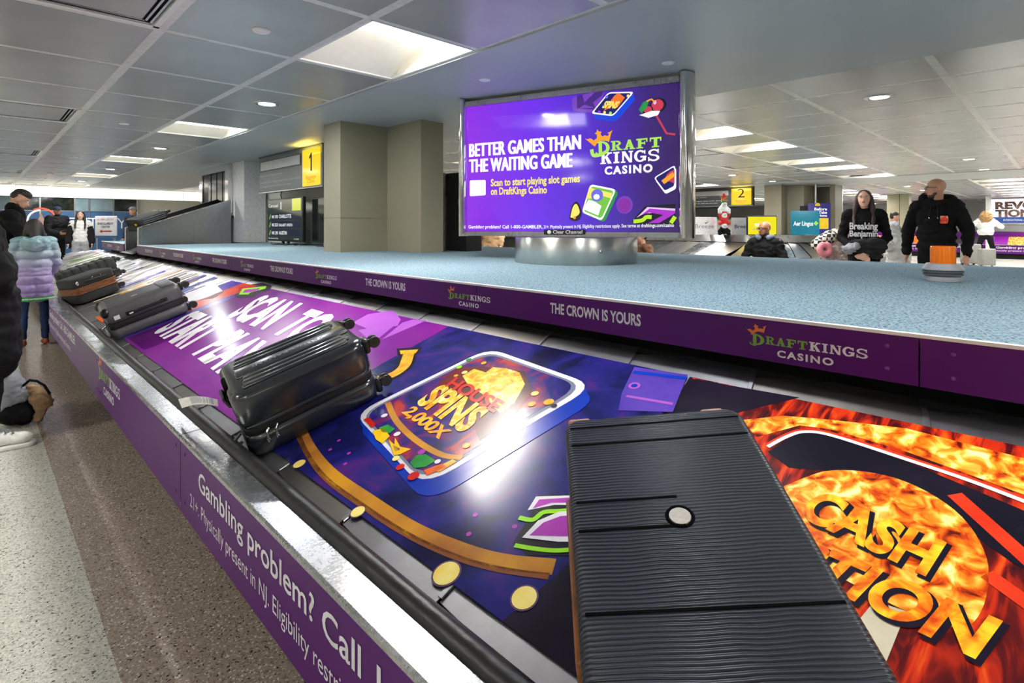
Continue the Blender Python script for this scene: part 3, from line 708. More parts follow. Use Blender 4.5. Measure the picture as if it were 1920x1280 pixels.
# fire panel
aF0 = P(1300, 702)[0] + .06; aF1 = 2.2
aFb = P(1305, 703)[0]
PR.poly([(aBlue1 + .42, bF), (aF1, bF), (aF1, bB), (aFb, bB)], 'fire2', 1)
PR.ppoly([(1295, 712), (1500, 748), (1400, 772), (1290, 800)], 'iblack', 2)
PR.ppoly([(1390, 790), (1470, 782), (1560, 790), (1700, 806), (1800, 832), (1990, 880), (2000, 960), (1850, 905), (1700, 850), (1560, 808), (1500, 800), (1420, 822)], 'fire', 2)
PR.ppoly([(1440, 850), (1500, 812), (1560, 820), (1700, 868), (1930, 965), (2000, 1010), (2000, 1110), (1900, 1060), (1760, 960), (1600, 890), (1480, 880)], 'iblack', 2)
wl = PR.curve([P(*p) for p in [(1440, 838), (1478, 818), (1510, 810), (1560, 817), (1700, 862), (1830, 906), (1990, 968)]])
PR.stroke(wl, .016, 'ibrightred', 3); PR.stroke([(a + .002, b - .006) for a, b in wl], .011, 'iwhite', 4)
fc = PR.curve([P(*p) for p in [(1470, 915), (1560, 885), (1680, 900), (1790, 960), (1850, 1050), (1840, 1150), (1780, 1180), (1640, 1120), (1520, 1040), (1470, 915)]])
PR.poly(fc[:-1], 'fire', 3)
PR.stroke([P(1790, 930), P(1990, 1110)], .03, 'ibrightred', 3); PR.stroke([P(1850, 1080), P(1990, 1180)], .03, 'ibrightred', 3)
PR.ppoly([(1640, 1130), (1700, 1150), (1640, 1300), (1560, 1230)], 'icream', 2)
def etext(t, BL, BR, TR):
    a, b, c = P(*BL), P(*BR), P(*TR); c = (a[0] + c[0] - b[0], a[1] + c[1] - b[1])
    PR.text(t, (a[0] + .008, a[1] - .006), (b[0] + .008, b[1] - .006), (c[0] + .008, c[1] - .006), 'iblack', 5, bold=.06, res=7); PR.text((t), a, b, c, 'ecr', 6, bold=.04, res=7)
PR.build('printed_fire', car)
etext('CASH', (1496, 968), (1738, 1083), (1775, 1024))
etext('ERUPTION', (1300, 985), (1832, 1238), (1880, 1172))
PR.poly([(aBlue1, bF), (aBlue1 + .46, bF), (aFb + .01, bB), (aFb - .01, bB), (P(1060, 1040)[0] + .03, P(1060, 1040)[1])], 'iblack', 0)
PR.build('printed_words', car)
# far prints, one strip per slat, mostly creams, whites and violets
rs = random.Random(3)
PR.poly(rect(-5.35, bF, -4.62, bB), 'iviolet', 0)
PR.poly([(-5.0, bF + .35), (-4.75, bF + .35), (-4.72, bB), (-5.05, bB)], 'ibrightred', 1); PR.poly([(-4.95, bF), (-4.75, bF), (-4.75, bF + .4), (-4.95, bF + .4)], 'iorange', 1)
PR.poly([(-5.9, bF), (-5.55, bF), (-5.5, bF + .5), (-5.95, bF + .5)], 'iorange', 0)
for k in range(12, 35):
    y0 = .075 + k * PITCH
    lo = max(bF, (rimx(min(y0, 17.7)) + .22 - XS0) / math.cos(TH)); far = y0 > 9.5
    if y0 > 13.5: continue
    for j in range(7):
        s0 = lo + rs.random() * (bB - lo) * .8; s1 = min(bB, s0 + .15 + rs.random() * .4); yy = y0 + .03 + rs.random() * .33; ww = .03 + .09 * rs.random()
        m_ = rs.choice(['icream', 'iwhite', 'icream', 'isteelblue', 'iviolet', 'igold', 'iwhite'] if not far else ['icream', 'igreen', 'iwhite', 'isteelblue', 'icream', 'igreen', 'imag'])
        pts = [(-(yy + bow(s0)), s0), (-(yy + ww + bow(s0)), s0), (-(yy + ww + bow(s1)), s1), (-(yy + bow(s1)), s1)]
        PR.poly(pts[::-1], m_, 1 + j % 3)
PR.build('printed_stripes', car)

# ---- lettering on the purple outer side
OP = Print((A0 - .006, 0, 0), (0, -1, 0), (0, 0, 1), .0008, .0004)
p1 = OP.pix(373, 928); p2 = OP.pix(590, 1150); wG = (p2[0] - p1[0]); zB = .335
def side_block(a):
    k = wG / text_geo('Gambling problem?', .012)[2]
    t = 'Gambling problem? Call 1-800-GAMBLER.'; W_ = text_geo(t, .012)[2] * k
    OP.text(t, (a, .375), (a + W_ , .375), (a, .375 + .062), 'offwhite', 1, bold=.012); OP.build('printed_text', car)
    t2 = '21+. Physically present in NJ. Eligibility restrictions apply. See terms at'; 
    OP.text(t2, (a - .10, .285), (a + 1.62, .285), (a - .10, .285 + .045), 'offwhite', 1); OP.build('printed_text', car)
print('side', p1, p2, OP.pix(312, 885), OP.pix(95, 590))
side_block(p1[0]); side_block(OP.pix(93, 592)[0])
q1, q2 = OP.pix(184, 700), OP.pix(226, 750)
OP.logo(q1[0], .36, q2[0] - q1[0], 'lime', 'offwhite', 'orange')
OP.build('printed_logo', car)

# ------------------------------------------------------------------ carpeted platform
plat = thing('carousel_platform', 'raised island of blue-grey speckled carpet inside the carousel with purple lettered front', 'platform', (3.4, 4.5, 0))
GY0, GY1 = at_X(257, PX0).y, at_X(232, PX0).y
MB().box((PX0 + .012, -4, PZ - .03), (PX1 - .012, GY0, PZ), 'carpet').box((PX0 + 1.9, GY0, PZ - .03), (PX1 - .012, 13, PZ), 'carpet').box((PX0 + .012, GY1, PZ - .03), (PX0 + 1.9, 13, PZ), 'carpet').build('carpet', plat, world=True)
MB().box((PX0 + .2, -4, .2), (PX1 - .05, GY0, PZ - .03), 'dark').box((PX0 + .2, GY1, .2), (PX1 - .05, 13, PZ - .03), 'dark').build('core', plat, world=True)
fj = [-4, .27, 2.03, 3.8, 5.6, 7.4, GY0]
FP = Print((PX0, 0, 0), (0, -1, 0), (0, 0, 1), .0008, .0005)
for a, b in list(zip(fj, fj[1:])) + [(GY1, 13.0)]:
    MB().box((PX0, a + .002, PB), (PX0 + .012, b - .002, PZ - .004), 'purple').build('front_panel', plat, world=True)
    for y in (a + .07, b - .07):
        for z in (PB + .035, PZ - .038):
            MB().lathe([(0, .003), (.003, .0025), (.006, 0)], 'lilac', T=Matrix.Translation((PX0, y, z)) @ Matrix.Rotation(R(-90), 4, 'Y'), n=10).build('screw', plat, world=True)
MB().box((PX0 - .006, -4, PZ - .006), (PX0 + .016, GY0, PZ + .003), 'white').box((PX0 - .006, GY1, PZ - .006), (PX0 + .016, 13, PZ + .003), 'white').build('edge_trim', plat, world=True)
MB().box((PX1 - .012, -4, PB), (PX1, 13, PZ), 'purple').box((PX0, 12.99, PB), (PX1, 13.0, PZ), 'purple').build('back_panel', plat, world=True)
for i in range(0, 9):
    yl = .55 + i * 1.546; yt = 1.328 + i * 1.546
    if not (GY0 - .1 < yl < GY1 + .2) and yl < 12.8: FP.logo(-yl - .168, PB + .052, .336, 'lime', 'offwhite', 'orange').build('printed_logo', plat)
    if not (GY0 - .2 < yt < GY1 + .3) and yt < 12.8: FP.text('THE CROWN IS YOURS', (-yt - .223, PB + .05), (-yt + .223, PB + .05), (-yt - .223, PB + .092), 'offwhite', 1, bold=.028).build('printed_slogan', plat)

# ------------------------------------------------------------------ columns, black cabinet
K = .9767
def column(name, x0, x1, y0, y1, m, lab, cat='column', z0=PZ, skirt=True):
    t = thing(name, lab, cat, ((x0 + x1) / 2, (y0 + y1) / 2, z0))
    MB().box((x0, y0, z0), (x1, y1, CEIL - .012), m).build('shaft', t, world=True)
    if skirt: MB().box((x0 - .003, y0 - .003, z0 + .38), (x1 + .003, y1 + .003, z0 + .383), 'wallw' if m == 'colw' else m).build('joint_bead', t, world=True)
    return t
c1x, c1y = at_d(638, 0), 0
cA = 2.92 * K; cB = 3.52 * K
column('column', cA, 3.9, 5.69 * K, 6.09 * K, 'olive', 'wide tan and grey painted column, left one of the touching pair')
column('column', cB, 3.826 * K, 5.0 * K, 5.688 * K, 'olive', 'narrower tan column nearest the advertising board')
column('column', 3.46 * K, 3.75, 10.35 * K, 11.08 * K, 'colw', 'pale grey white column beside the steel chute')
MB().box((3.75, 10.2, PZ + .001), (3.8, 10.7, CEIL - .012), 'wallc').box((3.80, 5.98, PZ + .001), (3.86, 10.7, CEIL - .012), 'wallc').build('screen_wall', None, 'cream partition wall behind the black screens between the columns', 'wall panel')
cb = thing('display_cabinet', 'black cabinet standing on edge on the carpet between column and advertising board', 'cabinet', (4.05, 4.95, PZ))
MB().rbox((3.98, 4.78, PZ), (4.22, 5.2, 1.87), .006, 'blackm').build('body', cb, world=True)
MB().box((3.955, 5.13, PZ), (3.98, 5.2, 1.88), 'steelb').build('edge_strip', cb, world=True)

# ------------------------------------------------------------------ overhead sign 1
MT['signgrey'] = mat('sign_grey', (104, 108, 110), .4, c2=(98, 102, 104)); MT['signdark'] = mat('sign_dark', (48, 50, 54), .4)
MT['yellow_lit'] = glow('yellow_lit_panel', (255, 206, 20), 1.15, (252, 200, 14)); MT['txtgold'] = mat('sign_text_gold', (176, 128, 10), .5, em=.3)
MT['lightgrey_txt'] = mat('sign_text_grey', (205, 206, 208), .5)
def bag_sign(X, Y0, Y1, z0, z1, num, lab, dark='signgrey'):
    t = thing('claim_sign', lab, 'sign', (X, (Y0 + Y1) / 2, z0))
    MB().rbox((X, Y0, z0), (X + .12, Y1, z1), .008, dark).build('housing', t, world=True)
    W_ = Y1 - Y0
    ya, yb = Y0 + .05, Y0 + .05 + .245 * W_
    MB().box((X - .008, ya, z0 + .03), (X, yb, z1 - .05), 'yellow_lit').build('lit_panel', t, world=True)
    MB().box((X - .006, yb + .06, z1 - .25), (X, Y1 - .06, z1 - .08), 'signdark').box((X - .009, yb + .09, z1 - .235), (X - .006, Y1 - .09, z1 - .095), 'panel').build('slot_frame', t, world=True)
    MB().box((X - .01, Y0, z1 - .02), (X, Y1, z1), 'signdark').box((X - .01, Y0, z0), (X, Y1, z0 + .012), 'alu').build('edge_rail', t, world=True)
    S = Print((X - .009, 0, 0), (0, -1, 0), (0, 0, 1), .001, .001); c = -(ya + yb) / 2
    if num == '1': S.poly([(c - .055, z0 + .44), (c - .055, z0 + .405), (c - .01, z0 + .43), (c - .01, z0 + .24), (c + .032, z0 + .24), (c + .032, z0 + .50), (c + .005, z0 + .50)], 'blackm', 1)
    else: S.text(num, (c - .07 - (num == '2') * .03, z0 + .24), (c + .07 + (num == '2') * .03, z0 + .24), (c - .07 - (num == '2') * .03, z0 + .50), 'blackm', 1)
    S.build('numeral', t); S.text('Baggage', (c - .16, z0 + .13), (c + .16, z0 + .13), (c - .16, z0 + .18), 'txtgold', 1); S.text('Claim', (c - .11, z0 + .07), (c + .11, z0 + .07), (c - .11, z0 + .12), 'txtgold', 1)
    S.build('printed_words', t); S.o.x = X; L0 = -Y1 + .05
    S.text('Please keep off baggage carousel.', (L0, z0 + .27), (L0 + .9, z0 + .27), (L0, z0 + .30), 'lightgrey_txt', 0)
    S.text('Since many styles of baggage appear similar, please inspect', (L0, z0 + .16), (L0 + 1.55, z0 + .16), (L0, z0 + .19), 'lightgrey_txt', 0)
    S.text('your baggage to be sure you claim your own items.', (L0, z0 + .09), (L0 + 1.25, z0 + .09), (L0, z0 + .12), 'lightgrey_txt', 0)
    S.build('printed_notice', t)
    arealight('sign_glow', (-.10, (ya + yb) / 2 - (Y0 + Y1) / 2, z1 - z0 - .10), .10, .5, 3.2, (R(180), R(20), 0), (1, .75, .1), t)
    return t
SX = 3.5 * K; SGZ0 = HC - (1.2 - 1.76) * K - .0 
bag_sign(SX, 7.35 * K, 9.73 * K, HC + .545, CEIL - .015, '1', 'grey hanging sign with a yellow lit number 1 beside the tan column')

# ------------------------------------------------------------------ flight screens on the platform
MT['scr_dark'] = glow('screen_dark', (34, 44, 40), .9, (44, 54, 46)); MT['scr_row'] = glow('screen_row', (24, 30, 52), 1.); MT['scr_lime'] = glow('screen_lime', (196, 206, 20), 1.); MT['scr_white'] = glow('screen_white', (235, 240, 240), 1.); MT['scr_teal'] = glow('screen_teal', (120, 180, 60), .9)
def tv(name, lab, X, Y0, Y1, z0, z1, on=True):
    t = thing(name, lab, 'screen', (X, (Y0 + Y1) / 2, PZ))
    MB().rbox((X, Y0, z0), (X + .05, Y1, z1), .008, 'black').build('casing', t, world=True)
    c = (Y0 + Y1) / 2
    MB().box((X + .01, c - .12, PZ + .012), (X + .04, c - .08, z0 + .05), 'black').box((X + .01, c + .08, PZ + .012), (X + .04, c + .12, z0 + .05), 'black').rbox((X - .09, c - .25, PZ), (X + .13, c + .25, PZ + .014), .004, 'black').build('stand', t, world=True)
    return t
s1a, s1b, sz0, sz1 = 7.99 * K, 9.36 * K, PZ + .05, HC + .435
t = tv('flight_screen', 'lit flight screen headed Carousel 1 listing Charlotte and Austin', SX, s1a, s1b, sz0, sz1)
MB().box((SX - .002, s1a + .025, sz0 + .03), (SX, s1b - .025, sz1 - .025), 'scr_dark').build('display', t, world=True)
S = Print((SX - .002, 0, 0), (0, -1, 0), (0, 0, 1), .001, .001); W_ = s1b - s1a; L0 = -s1b + .04; Hs = sz1 - sz0
yy = lambda f: sz0 + f * Hs
S.poly(rect(-s1a - .37, yy(.70), -s1a - .06, yy(.97)), 'scr_lime', 0)
S.text('Carousel', (L0 + .02, yy(.80)), (L0 + .40, yy(.80)), (L0 + .02, yy(.88)), 'scr_white', 1); S.text('1', (L0 + .50, yy(.74)), (L0 + .53, yy(.74)), (L0 + .50, yy(.92)), 'scr_white', 1)
for i, (a, b) in enumerate((('NK 1592', 'CHARLOTTE'), ('NK 2533', 'DALLAS/FT. WORTH'), ('NK 293', 'AUSTIN'))):
    z = (.51, .32, .13)[i]
    S.poly(rect(L0 + .01, yy(z - .01), -s1a - .05, yy(z + .15)), 'scr_row', 0); S.poly([(L0 + .03, yy(z + .01)), (L0 + .08, yy(z + .01)), (L0 + .12, yy(z + .13)), (L0 + .09, yy(z + .13))], 'scr_teal', 1)
    S.text(a, (L0 + .15, yy(z + .03)), (L0 + .40, yy(z + .03)), (L0 + .15, yy(z + .10)), 'scr_white', 1, bold=.02); S.text(b, (L0 + .44, yy(z + .03)), (L0 + .44 + (.46, .5, .3)[i], yy(z + .03)), (L0 + .44, yy(z + (.11, .09, .11)[i])), 'scr_white', 1, bold=.02)
S.text('Friday, November 28, 2025', (L0 + .02, yy(.05)), (L0 + .4, yy(.05)), (L0 + .02, yy(.08)), 'scr_white', 1); S.text('11:12 PM', (L0 + 1.0, yy(.05)), (L0 + 1.16, yy(.05)), (L0 + 1.0, yy(.08)), 'scr_white', 1)
S.build('screen_text', t)
MB().tube([(SX + .02, s1a + .8, sz1 - .02), (SX - .02, s1a + .75, sz1 + .05), (SX + .04, s1a + .85, sz1 + .12)], .008, 'black').build('power_cable', t, world=True)
t2 = tv('spare_screen', 'dark switched-off screen leaning behind the lit flight screen', SX + .12, 6.75 * K, 7.95 * K, sz0, sz1 - .02)
MB().box((SX + .118, 6.77 * K, sz0 + .03), (SX + .12, 7.93 * K, sz1 - .04), 'dglass').build('display', t2, world=True)
cb = MB(); rc = random.Random(5)
pts = [(SX - .1 + .05 * math.sin(i * 1.3), s1a - .15 + i * .11, PZ + .008 + .02 * (i % 2)) for i in range(12)]
cb.tube(pts, .006, 'black', 6); cb.build('loose_cables', None, 'black cables lying on the carpet below the flight screens', 'cable')

# ------------------------------------------------------------------ feed chute
ch = thing('feed_chute', 'stainless steel chute with black belt descending onto the carousel', 'chute', (2.6, 10.6, PZ))
A = Vector((PX0 + .02, GY0 + .01)); B = Vector((3.4 * K, 10.86 * K)); dirc = (B - A).normalized(); nrm = Vector((0, 1)); WCH = (GY1 - GY0) * .93
zA, zB2 = 1.215, 1.72
def slabpoly(mb, pts, off, m):      # pts: (along, z) polygon extruded by off = (n0, n1)
    n = len(pts); vs = []
    for o in off:
        for s_, z in pts: p = A + dirc * s_ + nrm * o; vs.append((p.x, p.y, z))
    mb.add(vs, [tuple(range(n)), tuple(range(2 * n - 1, n - 1, -1))] + [(i, n + i, n + (i + 1) % n, (i + 1) % n) for i in range(n)], m)
Lc = (B - A).length
for j, (o0, o1) in enumerate(((-.012, 0), (WCH, WCH + .012))):
    m1 = MB(); slabpoly(m1, [(0, PB), (Lc * .55, PZ - .02), (Lc * .55, zA + (zB2 - zA) * .55), (0, zA)], (o0, o1), 'panel'); m1.build('side_panel', ch, world=True)
    m1 = MB(); slabpoly(m1, [(Lc * .553, PZ - .02), (Lc, PZ - .02), (Lc, zB2), (Lc * .553, zA + (zB2 - zA) * .553)], (o0, o1), 'panel'); m1.build('side_panel', ch, world=True)
    m1 = MB(); slabpoly(m1, [(-.01, PB), (.05, PB), (.05, zA + .03), (-.01, zA + .01)], (o0 - .04, o1 + .05), 'steelb'); m1.build('end_post', ch, world=True)
    m1 = MB(); slabpoly(m1, [(0, zA), (Lc, zB2), (Lc, zB2 + .018), (0, zA + .018)], (o0 - .02, o1 + .02), 'ledge'); m1.build('top_rail', ch, world=True)
m1 = MB(); slabpoly(m1, [(-.1, PB + .0), (.0, PB + .0), (Lc + .5, 1.60), (Lc + .5, 1.56)], (0, WCH), 'rubber'); m1.build('belt', ch, world=True)
m1 = MB(); slabpoly(m1, [(Lc * .25, zA + .08), (Lc * 1.25, zB2 + .09), (Lc * 1.25, zB2 + .16), (Lc * .25, zA + .16)], (WCH - .05, WCH), 'rubber'); m1.build('far_skirt', ch, world=True)
hood = thing('chute_hood', 'mirror steel frame with black strip curtain where the chute comes in', 'chute hood', (3.3, 11.4, 1.6))
Yh0, Yh1 = at_X(432, 3.34).y, at_X(378, 3.34).y
MB().box((3.30, Yh0, 1.5), (3.48, Yh0 + .18, CEIL - .012), 'steelp').build('frame_post', hood, world=True)
MB().box((3.30, Yh1 - .18, 1.5), (3.48, Yh1, CEIL - .012), 'steelp').build('frame_post', hood, world=True)
MB().box((3.30, Yh0 + .18, CEIL - .14), (3.48, Yh1 - .18, CEIL - .012), 'steelp').build('lintel', hood, world=True)
MT['strip'] = mat('curtain_strip', (20, 24, 26), .12, c2=(10, 12, 13), stretch=(1, 14, .4), scale=3)
ns = 8; wy = (Yh1 - Yh0 - .36) / ns
for i in range(ns):
    MB().box((3.36 + .01 * (i % 2), Yh0 + .18 + i * wy, 1.62 + .02 * (i % 3)), (3.365 + .01 * (i % 2), Yh0 + .18 + (i + 1.1) * wy, CEIL - .14), 'strip').build('curtain_strip', hood, world=True)

# ------------------------------------------------------------------ advertising board
q1_ = Vector((3.215 * K, 3.92 * K, 0)); q2_ = Vector((3.835 * K, 2.03 * K, 0)); rt = (q2_ - q1_).normalized(); upv = Vector((0, 0, 1)); nb = rt.cross(upv)   # nb points to the viewer
ctr = Vector((3.56 * K, 2.86 * K, 0)); ctr = q1_ + rt * (ctr - q1_).dot(rt)
BZ0, BZ1 = HC - .0845, CEIL - .042
bd = thing('advertising_board', 'large backlit purple casino advertising board with rounded steel posts', 'billboard', (ctr.x, ctr.y, BZ0), 0)
Mb = Matrix.Translation(Vector((ctr.x, ctr.y, 0))) @ Matrix((( rt.x, -nb.x, 0, 0), (rt.y, -nb.y, 0, 0), (0, 0, 1, 0), (0, 0, 0, 1)))   # local x right, y away from viewer
Wd = (q2_ - q1_).length; hL = (q1_ - ctr).dot(rt); hR = (q2_ - ctr).dot(rt)
def bbuild(mb, name, parent=bd, **k): return mb.build(name, parent, world=True, **k)
def tb(mb_fn): m_ = MB(); mb_fn(m_); return m_
for sx, x in ((0, hL), (1, hR)):
    m_ = MB(); pr_ = []; n = 20
    for k in range(n):
        t_ = 2 * math.pi * k / n; pr_.append((x + .052 * (1.15 if sx else .9) * math.cos(t_), .10 + .135 * math.sin(t_)))
    vs = [Mb @ Vector((a, b, z)) for z in (BZ0 - .004, BZ1 + .02) for a, b in pr_]
    m_.add(vs, [(k, (k + 1) % n, n + (k + 1) % n, n + k) for k in range(n)], 'steelp', True); m_.add(vs, [tuple(range(n))[::-1], tuple(range(n, 2 * n))], 'steelb')
    bbuild(m_, 'side_post')
xa, xb = hL + .035, hR - .045
bbuild(MB().box((xa, .012, BZ0), (xb, .2, BZ0 + .038), 'steelb', Mb), 'frame_bottom'); bbuild(MB().box((xa, .012, BZ1 - .045), (xb, .2, BZ1), 'steelb', Mb), 'frame_top')
bbuild(MB().box((xa, .03, BZ0 + .038), (xb, .19, BZ1 - .045), 'signdark', Mb), 'housing')
MT['ad_bg'] = ramp_mat('ad_background', 0, [(0, (146, 44, 232)), (.35, (112, 46, 238)), (.6, (84, 40, 206)), (.85, (60, 34, 120)), (1, (54, 30, 92))], .08, em=1.0, lo=-.95, hi=1.0)  # dark right end of the gradient also paints in a reflection
MT['ad_bg'].node_tree.nodes['Principled BSDF'].inputs['Specular IOR Level'].default_value = .5
scr = MB().box((xa + .005, .024, BZ0 + .04), (xb - .005, .03, BZ1 - .047), 'ad_bg')
# the backlit sheet keeps its own local axes so that its gradient, part print and part painted reflection, runs along the board
me_o = scr.build('backlit_sheet', None); me_o.location = (0, 0, 0)
I0 = MW[bd.name].inverted() @ Mb
cx_ = Vector(((xa + xb) / 2, .027, BZ0 + .04)); me_o.parent = bd; me_o.matrix_local = I0 @ Matrix.Translation(Vector(((xa + xb) / 2, .027, BZ0 + .04)))
for nm, c in (('gl_white', (255, 255, 255)), ('gl_yel', (255, 236, 110)), ('gl_lime', (176, 236, 88)), ('gl_org', (255, 168, 46)), ('gl_blue', (20, 70, 226)), ('gl_lpur', (120, 64, 190)), ('gl_dpur', (70, 34, 130)), ('gl_red', (206, 60, 84)),
              ('gl_green', (40, 150, 70)), ('gl_black', (18, 22, 40)), ('gl_mag', (176, 48, 206)), ('gl_navy', (26, 22, 110)), ('gl_fire', (250, 120, 40)), ('gl_grass', (120, 200, 70)), ('gl_pinkw', (240, 200, 250)), ('gl_acid', (190, 236, 40)), ('gl_sky', (110, 110, 230)), ('gl_dmag', (138, 40, 168))):
    MT[nm] = glow(nm, c, 1.0)
BP = Print(Mb @ Vector((0, .024, 0)), rt, upv, .001, .0006)
BP.rrect([BP.pix(1072, 183), BP.pix(1074, 208), BP.pix(1118, 212), BP.pix(1136, 166)], 'gl_lpur', .2, 0)
BP.ppoly([(1082, 180), (1124, 168), (1134, 167), (1128, 180), (1112, 192), (1118, 206), (1082, 203)], 'gl_dpur', 1); BP.ppoly([(1092, 178), (1118, 171), (1096, 192)], 'gl_lpur', 2).ppoly([(1096, 196), (1114, 202), (1086, 203)], 'gl_lpur', 2)
BP.build('printed_emblem', bd)
def adtile(c, off, m1, m2, m3, L):
    C2 = [(x + off[0], y + off[1]) for x, y in c]
    hull = [BP.pix(*p) for p in C2]; BP.rrect(hull, m2, .16, L); BP.rrect([BP.pix(x + off[0] * .5, y + off[1] * .5) for x, y in c], m2, .16, L + 1)
    BP.rrect([BP.pix(*p) for p in c], m1, .14, L + 2)
    cx, cy = sum(p[0] for p in c) / 4, sum(p[1] for p in c) / 4
    BP.rrect([BP.pix(cx + (x - cx) * .88, cy + (y - cy) * .88) for x, y in c], m3, .14, L + 3)
adtile([(1108, 213), (1150, 218), (1190, 172), (1141, 173)], (5, 10), 'gl_white', 'gl_blue', 'gl_navy', 3)
BP.ppoly([(1132, 208), (1152, 180), (1160, 174), (1172, 183), (1158, 202), (1148, 200)], 'gl_fire', 8); BP.text('SPINS', BP.pix(1129, 202), BP.pix(1156, 203), BP.pix(1136, 190), 'gl_yel', 9, bold=.05)
for px, py, c in ((1124, 210, 'gl_mag'), (1134, 211, 'gl_yel'), (1145, 212, 'gl_lime'), (1178, 180, 'gl_yel'), (1138, 182, 'gl_sky')): BP.disc(BP.pix(px, py), .012, .012, c, 9, 8)
BP.build('printed_tile', bd); BP.disc(BP.pix(1234, 197), .062, .056, 'gl_black', 3).disc(BP.pix(1233, 197), .046, .044, 'gl_red', 4).disc(BP.pix(1228, 192), .012, .016, 'gl_pinkw', 5).disc(BP.pix(1215, 206), .040, .036, 'gl_black', 5).disc(BP.pix(1215, 206), .031, .028, 'gl_red', 6)
BP.ppoly([(1198, 206), (1206, 192), (1218, 186), (1212, 204), (1203, 212)], 'gl_green', 7); BP.ppoly([(1199, 216), (1222, 208), (1238, 208), (1234, 216), (1216, 221)], 'gl_white', 8)
BP.stroke([BP.pix(*p) for p in ((1213, 190), (1222, 186), (1228, 192))], .012, 'gl_org', 8)
BP.build('printed_cherries', bd)
def tx(t, a, b, c, m, L=10, fat=0., **k):
    a, b, c = BP.pix(*a), BP.pix(*b), BP.pix(*c)
    for j, o in enumerate((0, -fat, fat) if fat else (0,)): BP.text(t, (a[0] + o, a[1]), (b[0] + o, b[1]), (c[0] + o, c[1]), m, L + .15 * j, **k)
tx('BETTER GAMES THAN', (881, 294), (1089, 279), (881, 270), 'gl_white', bold=.014, fat=.0055, res=5, space=1.04); BP.build('printed_headline', bd); tx('THE WAITING GAME', (881, 323), (1073, 313), (881, 299), 'gl_white', bold=.014, fat=.0055, res=5, space=1.04)
BP.build('printed_headline', bd); tx('Scan to start playing slot games', (921, 349), (1088, 341), (921, 336), 'gl_yel', bold=.03); tx('on DraftKings Casino', (921, 365), (1026, 362), (921, 352), 'gl_yel', bold=.03)
BP.build('printed_words', bd); BP.rrect([BP.pix(881, 368), BP.pix(911, 366), BP.pix(911, 337), BP.pix(881, 338)], 'gl_white', .1, 3)
BP.build('white_square', bd); tx('Gambling problem? Call 1-800-GAMBLER.', (879, 428), (1018, 428), (879, 422), 'gl_white', bold=.02); tx('21+. Physically present in NJ. Eligibility restrictions apply. See terms at draftkings.com/casino', (1020, 428), (1264, 425), (1020, 422), 'gl_white', bold=.012)
BP.build('printed_words', bd); BP.ppoly([(1040 + x / 8, 160 + y / 8) for x, y in [(460 + a * 412, 920 - b * 260) for a, b in CROWN]], 'gl_org', 12)
sl = lambda t, a, b, c, m, L=10, **k: BP.slab(t, BP.pix(*a), BP.pix(*b), BP.pix(*c), m, L, **k)
sl('D', (1117, 291), (1146, 289), (1116, 266), 'gl_lime', 11); BP.stroke(BP.curve([BP.pix(*p) for p in ((1110, 280), (1113, 291), (1126, 290), (1140, 283))]), .028, 'gl_lime', 11)
sl('RAFT', (1145, 283), (1242, 275), (1145, 265), 'gl_lime', 10); sl('KINGS', (1125, 308), (1239, 301), (1125, 287), 'gl_white', 10); tx('CASINO', (1134, 327), (1224, 322), (1134, 313), 'gl_white', bold=.045, space=1.25)
BP.build('printed_logo', bd)
adtile([(1091, 398), (1129, 414), (1156, 355), (1107, 345)], (5, 3), 'gl_white', 'gl_green', 'gl_grass', 3)
BP.ppoly([(1099, 372), (1106, 352), (1148, 362), (1146, 372), (1126, 366), (1112, 372)], 'gl_yel', 8); BP.ppoly([(1094, 392), (1104, 374), (1116, 378), (1128, 386), (1122, 404)], 'gl_white', 8)
BP.disc(BP.pix(1120, 366), .05, .05, 'gl_sky', 9); BP.disc(BP.pix(1119, 369), .026, .022, 'gl_white', 10)
BP.build('printed_tile', bd); BP.poly(BP.curve([BP.pix(*p) for p in ((1068, 410), (1072, 388), (1080, 378), (1087, 384), (1091, 400), (1086, 412), (1076, 414), (1068, 410))]), 'gl_black', 9); BP.poly(BP.curve([BP.pix(*p) for p in ((1070, 407), (1074, 390), (1080, 382), (1085, 388), (1087, 400), (1076, 408), (1070, 407))]), 'gl_yel', 11); BP.disc(BP.pix(1078, 408), .012, .012, 'gl_org', 12, 10)
BP.build('printed_bell', bd); BP.disc(BP.pix(1171, 384), .066, .07, 'gl_lpur', 1).disc(BP.pix(1171, 385), .052, .056, 'gl_dmag', 2)
BP.build('printed_ball', bd); adtile([(1226, 333), (1246, 360), (1266, 350), (1266, 309)], (2, 4), 'gl_white', 'gl_white', 'gl_navy', 3)
BP.ppoly([(1244, 342), (1250, 328), (1256, 322), (1265, 318), (1265, 344), (1256, 340)], 'gl_red', 8); BP.stroke([BP.pix(1243, 342), BP.pix(1264, 326)], .035, 'gl_org', 9)
BP.build('printed_tile', bd); BP.ppoly([(1185, 414), (1210, 386), (1266, 382), (1266, 420), (1192, 420)], 'gl_black', 3); BP.ppoly([(1194, 408), (1214, 388), (1266, 391), (1266, 398), (1244, 408), (1256, 402), (1222, 399), (1208, 400)], 'gl_pinkw', 4)
BP.ppoly([(1203, 403), (1218, 391), (1266, 395), (1266, 400), (1236, 418), (1216, 418), (1244, 403), (1218, 398)], 'gl_mag', 5); BP.stroke(BP.curve([BP.pix(*p) for p in ((1188, 415), (1204, 413), (1212, 407), (1222, 407))]), .03, 'gl_acid', 6); BP.stroke([BP.pix(1258, 418), BP.pix(1266, 406)], .03, 'gl_acid', 6)
BP.stroke([BP.pix(1228, 212), BP.pix(1250, 250), BP.pix(1266, 252)], .015, 'gl_red', 2)
BP.build('printed_seven', bd)
LP = Print(Mb @ Vector((0, .012, 0)), rt, upv, .002, .001)
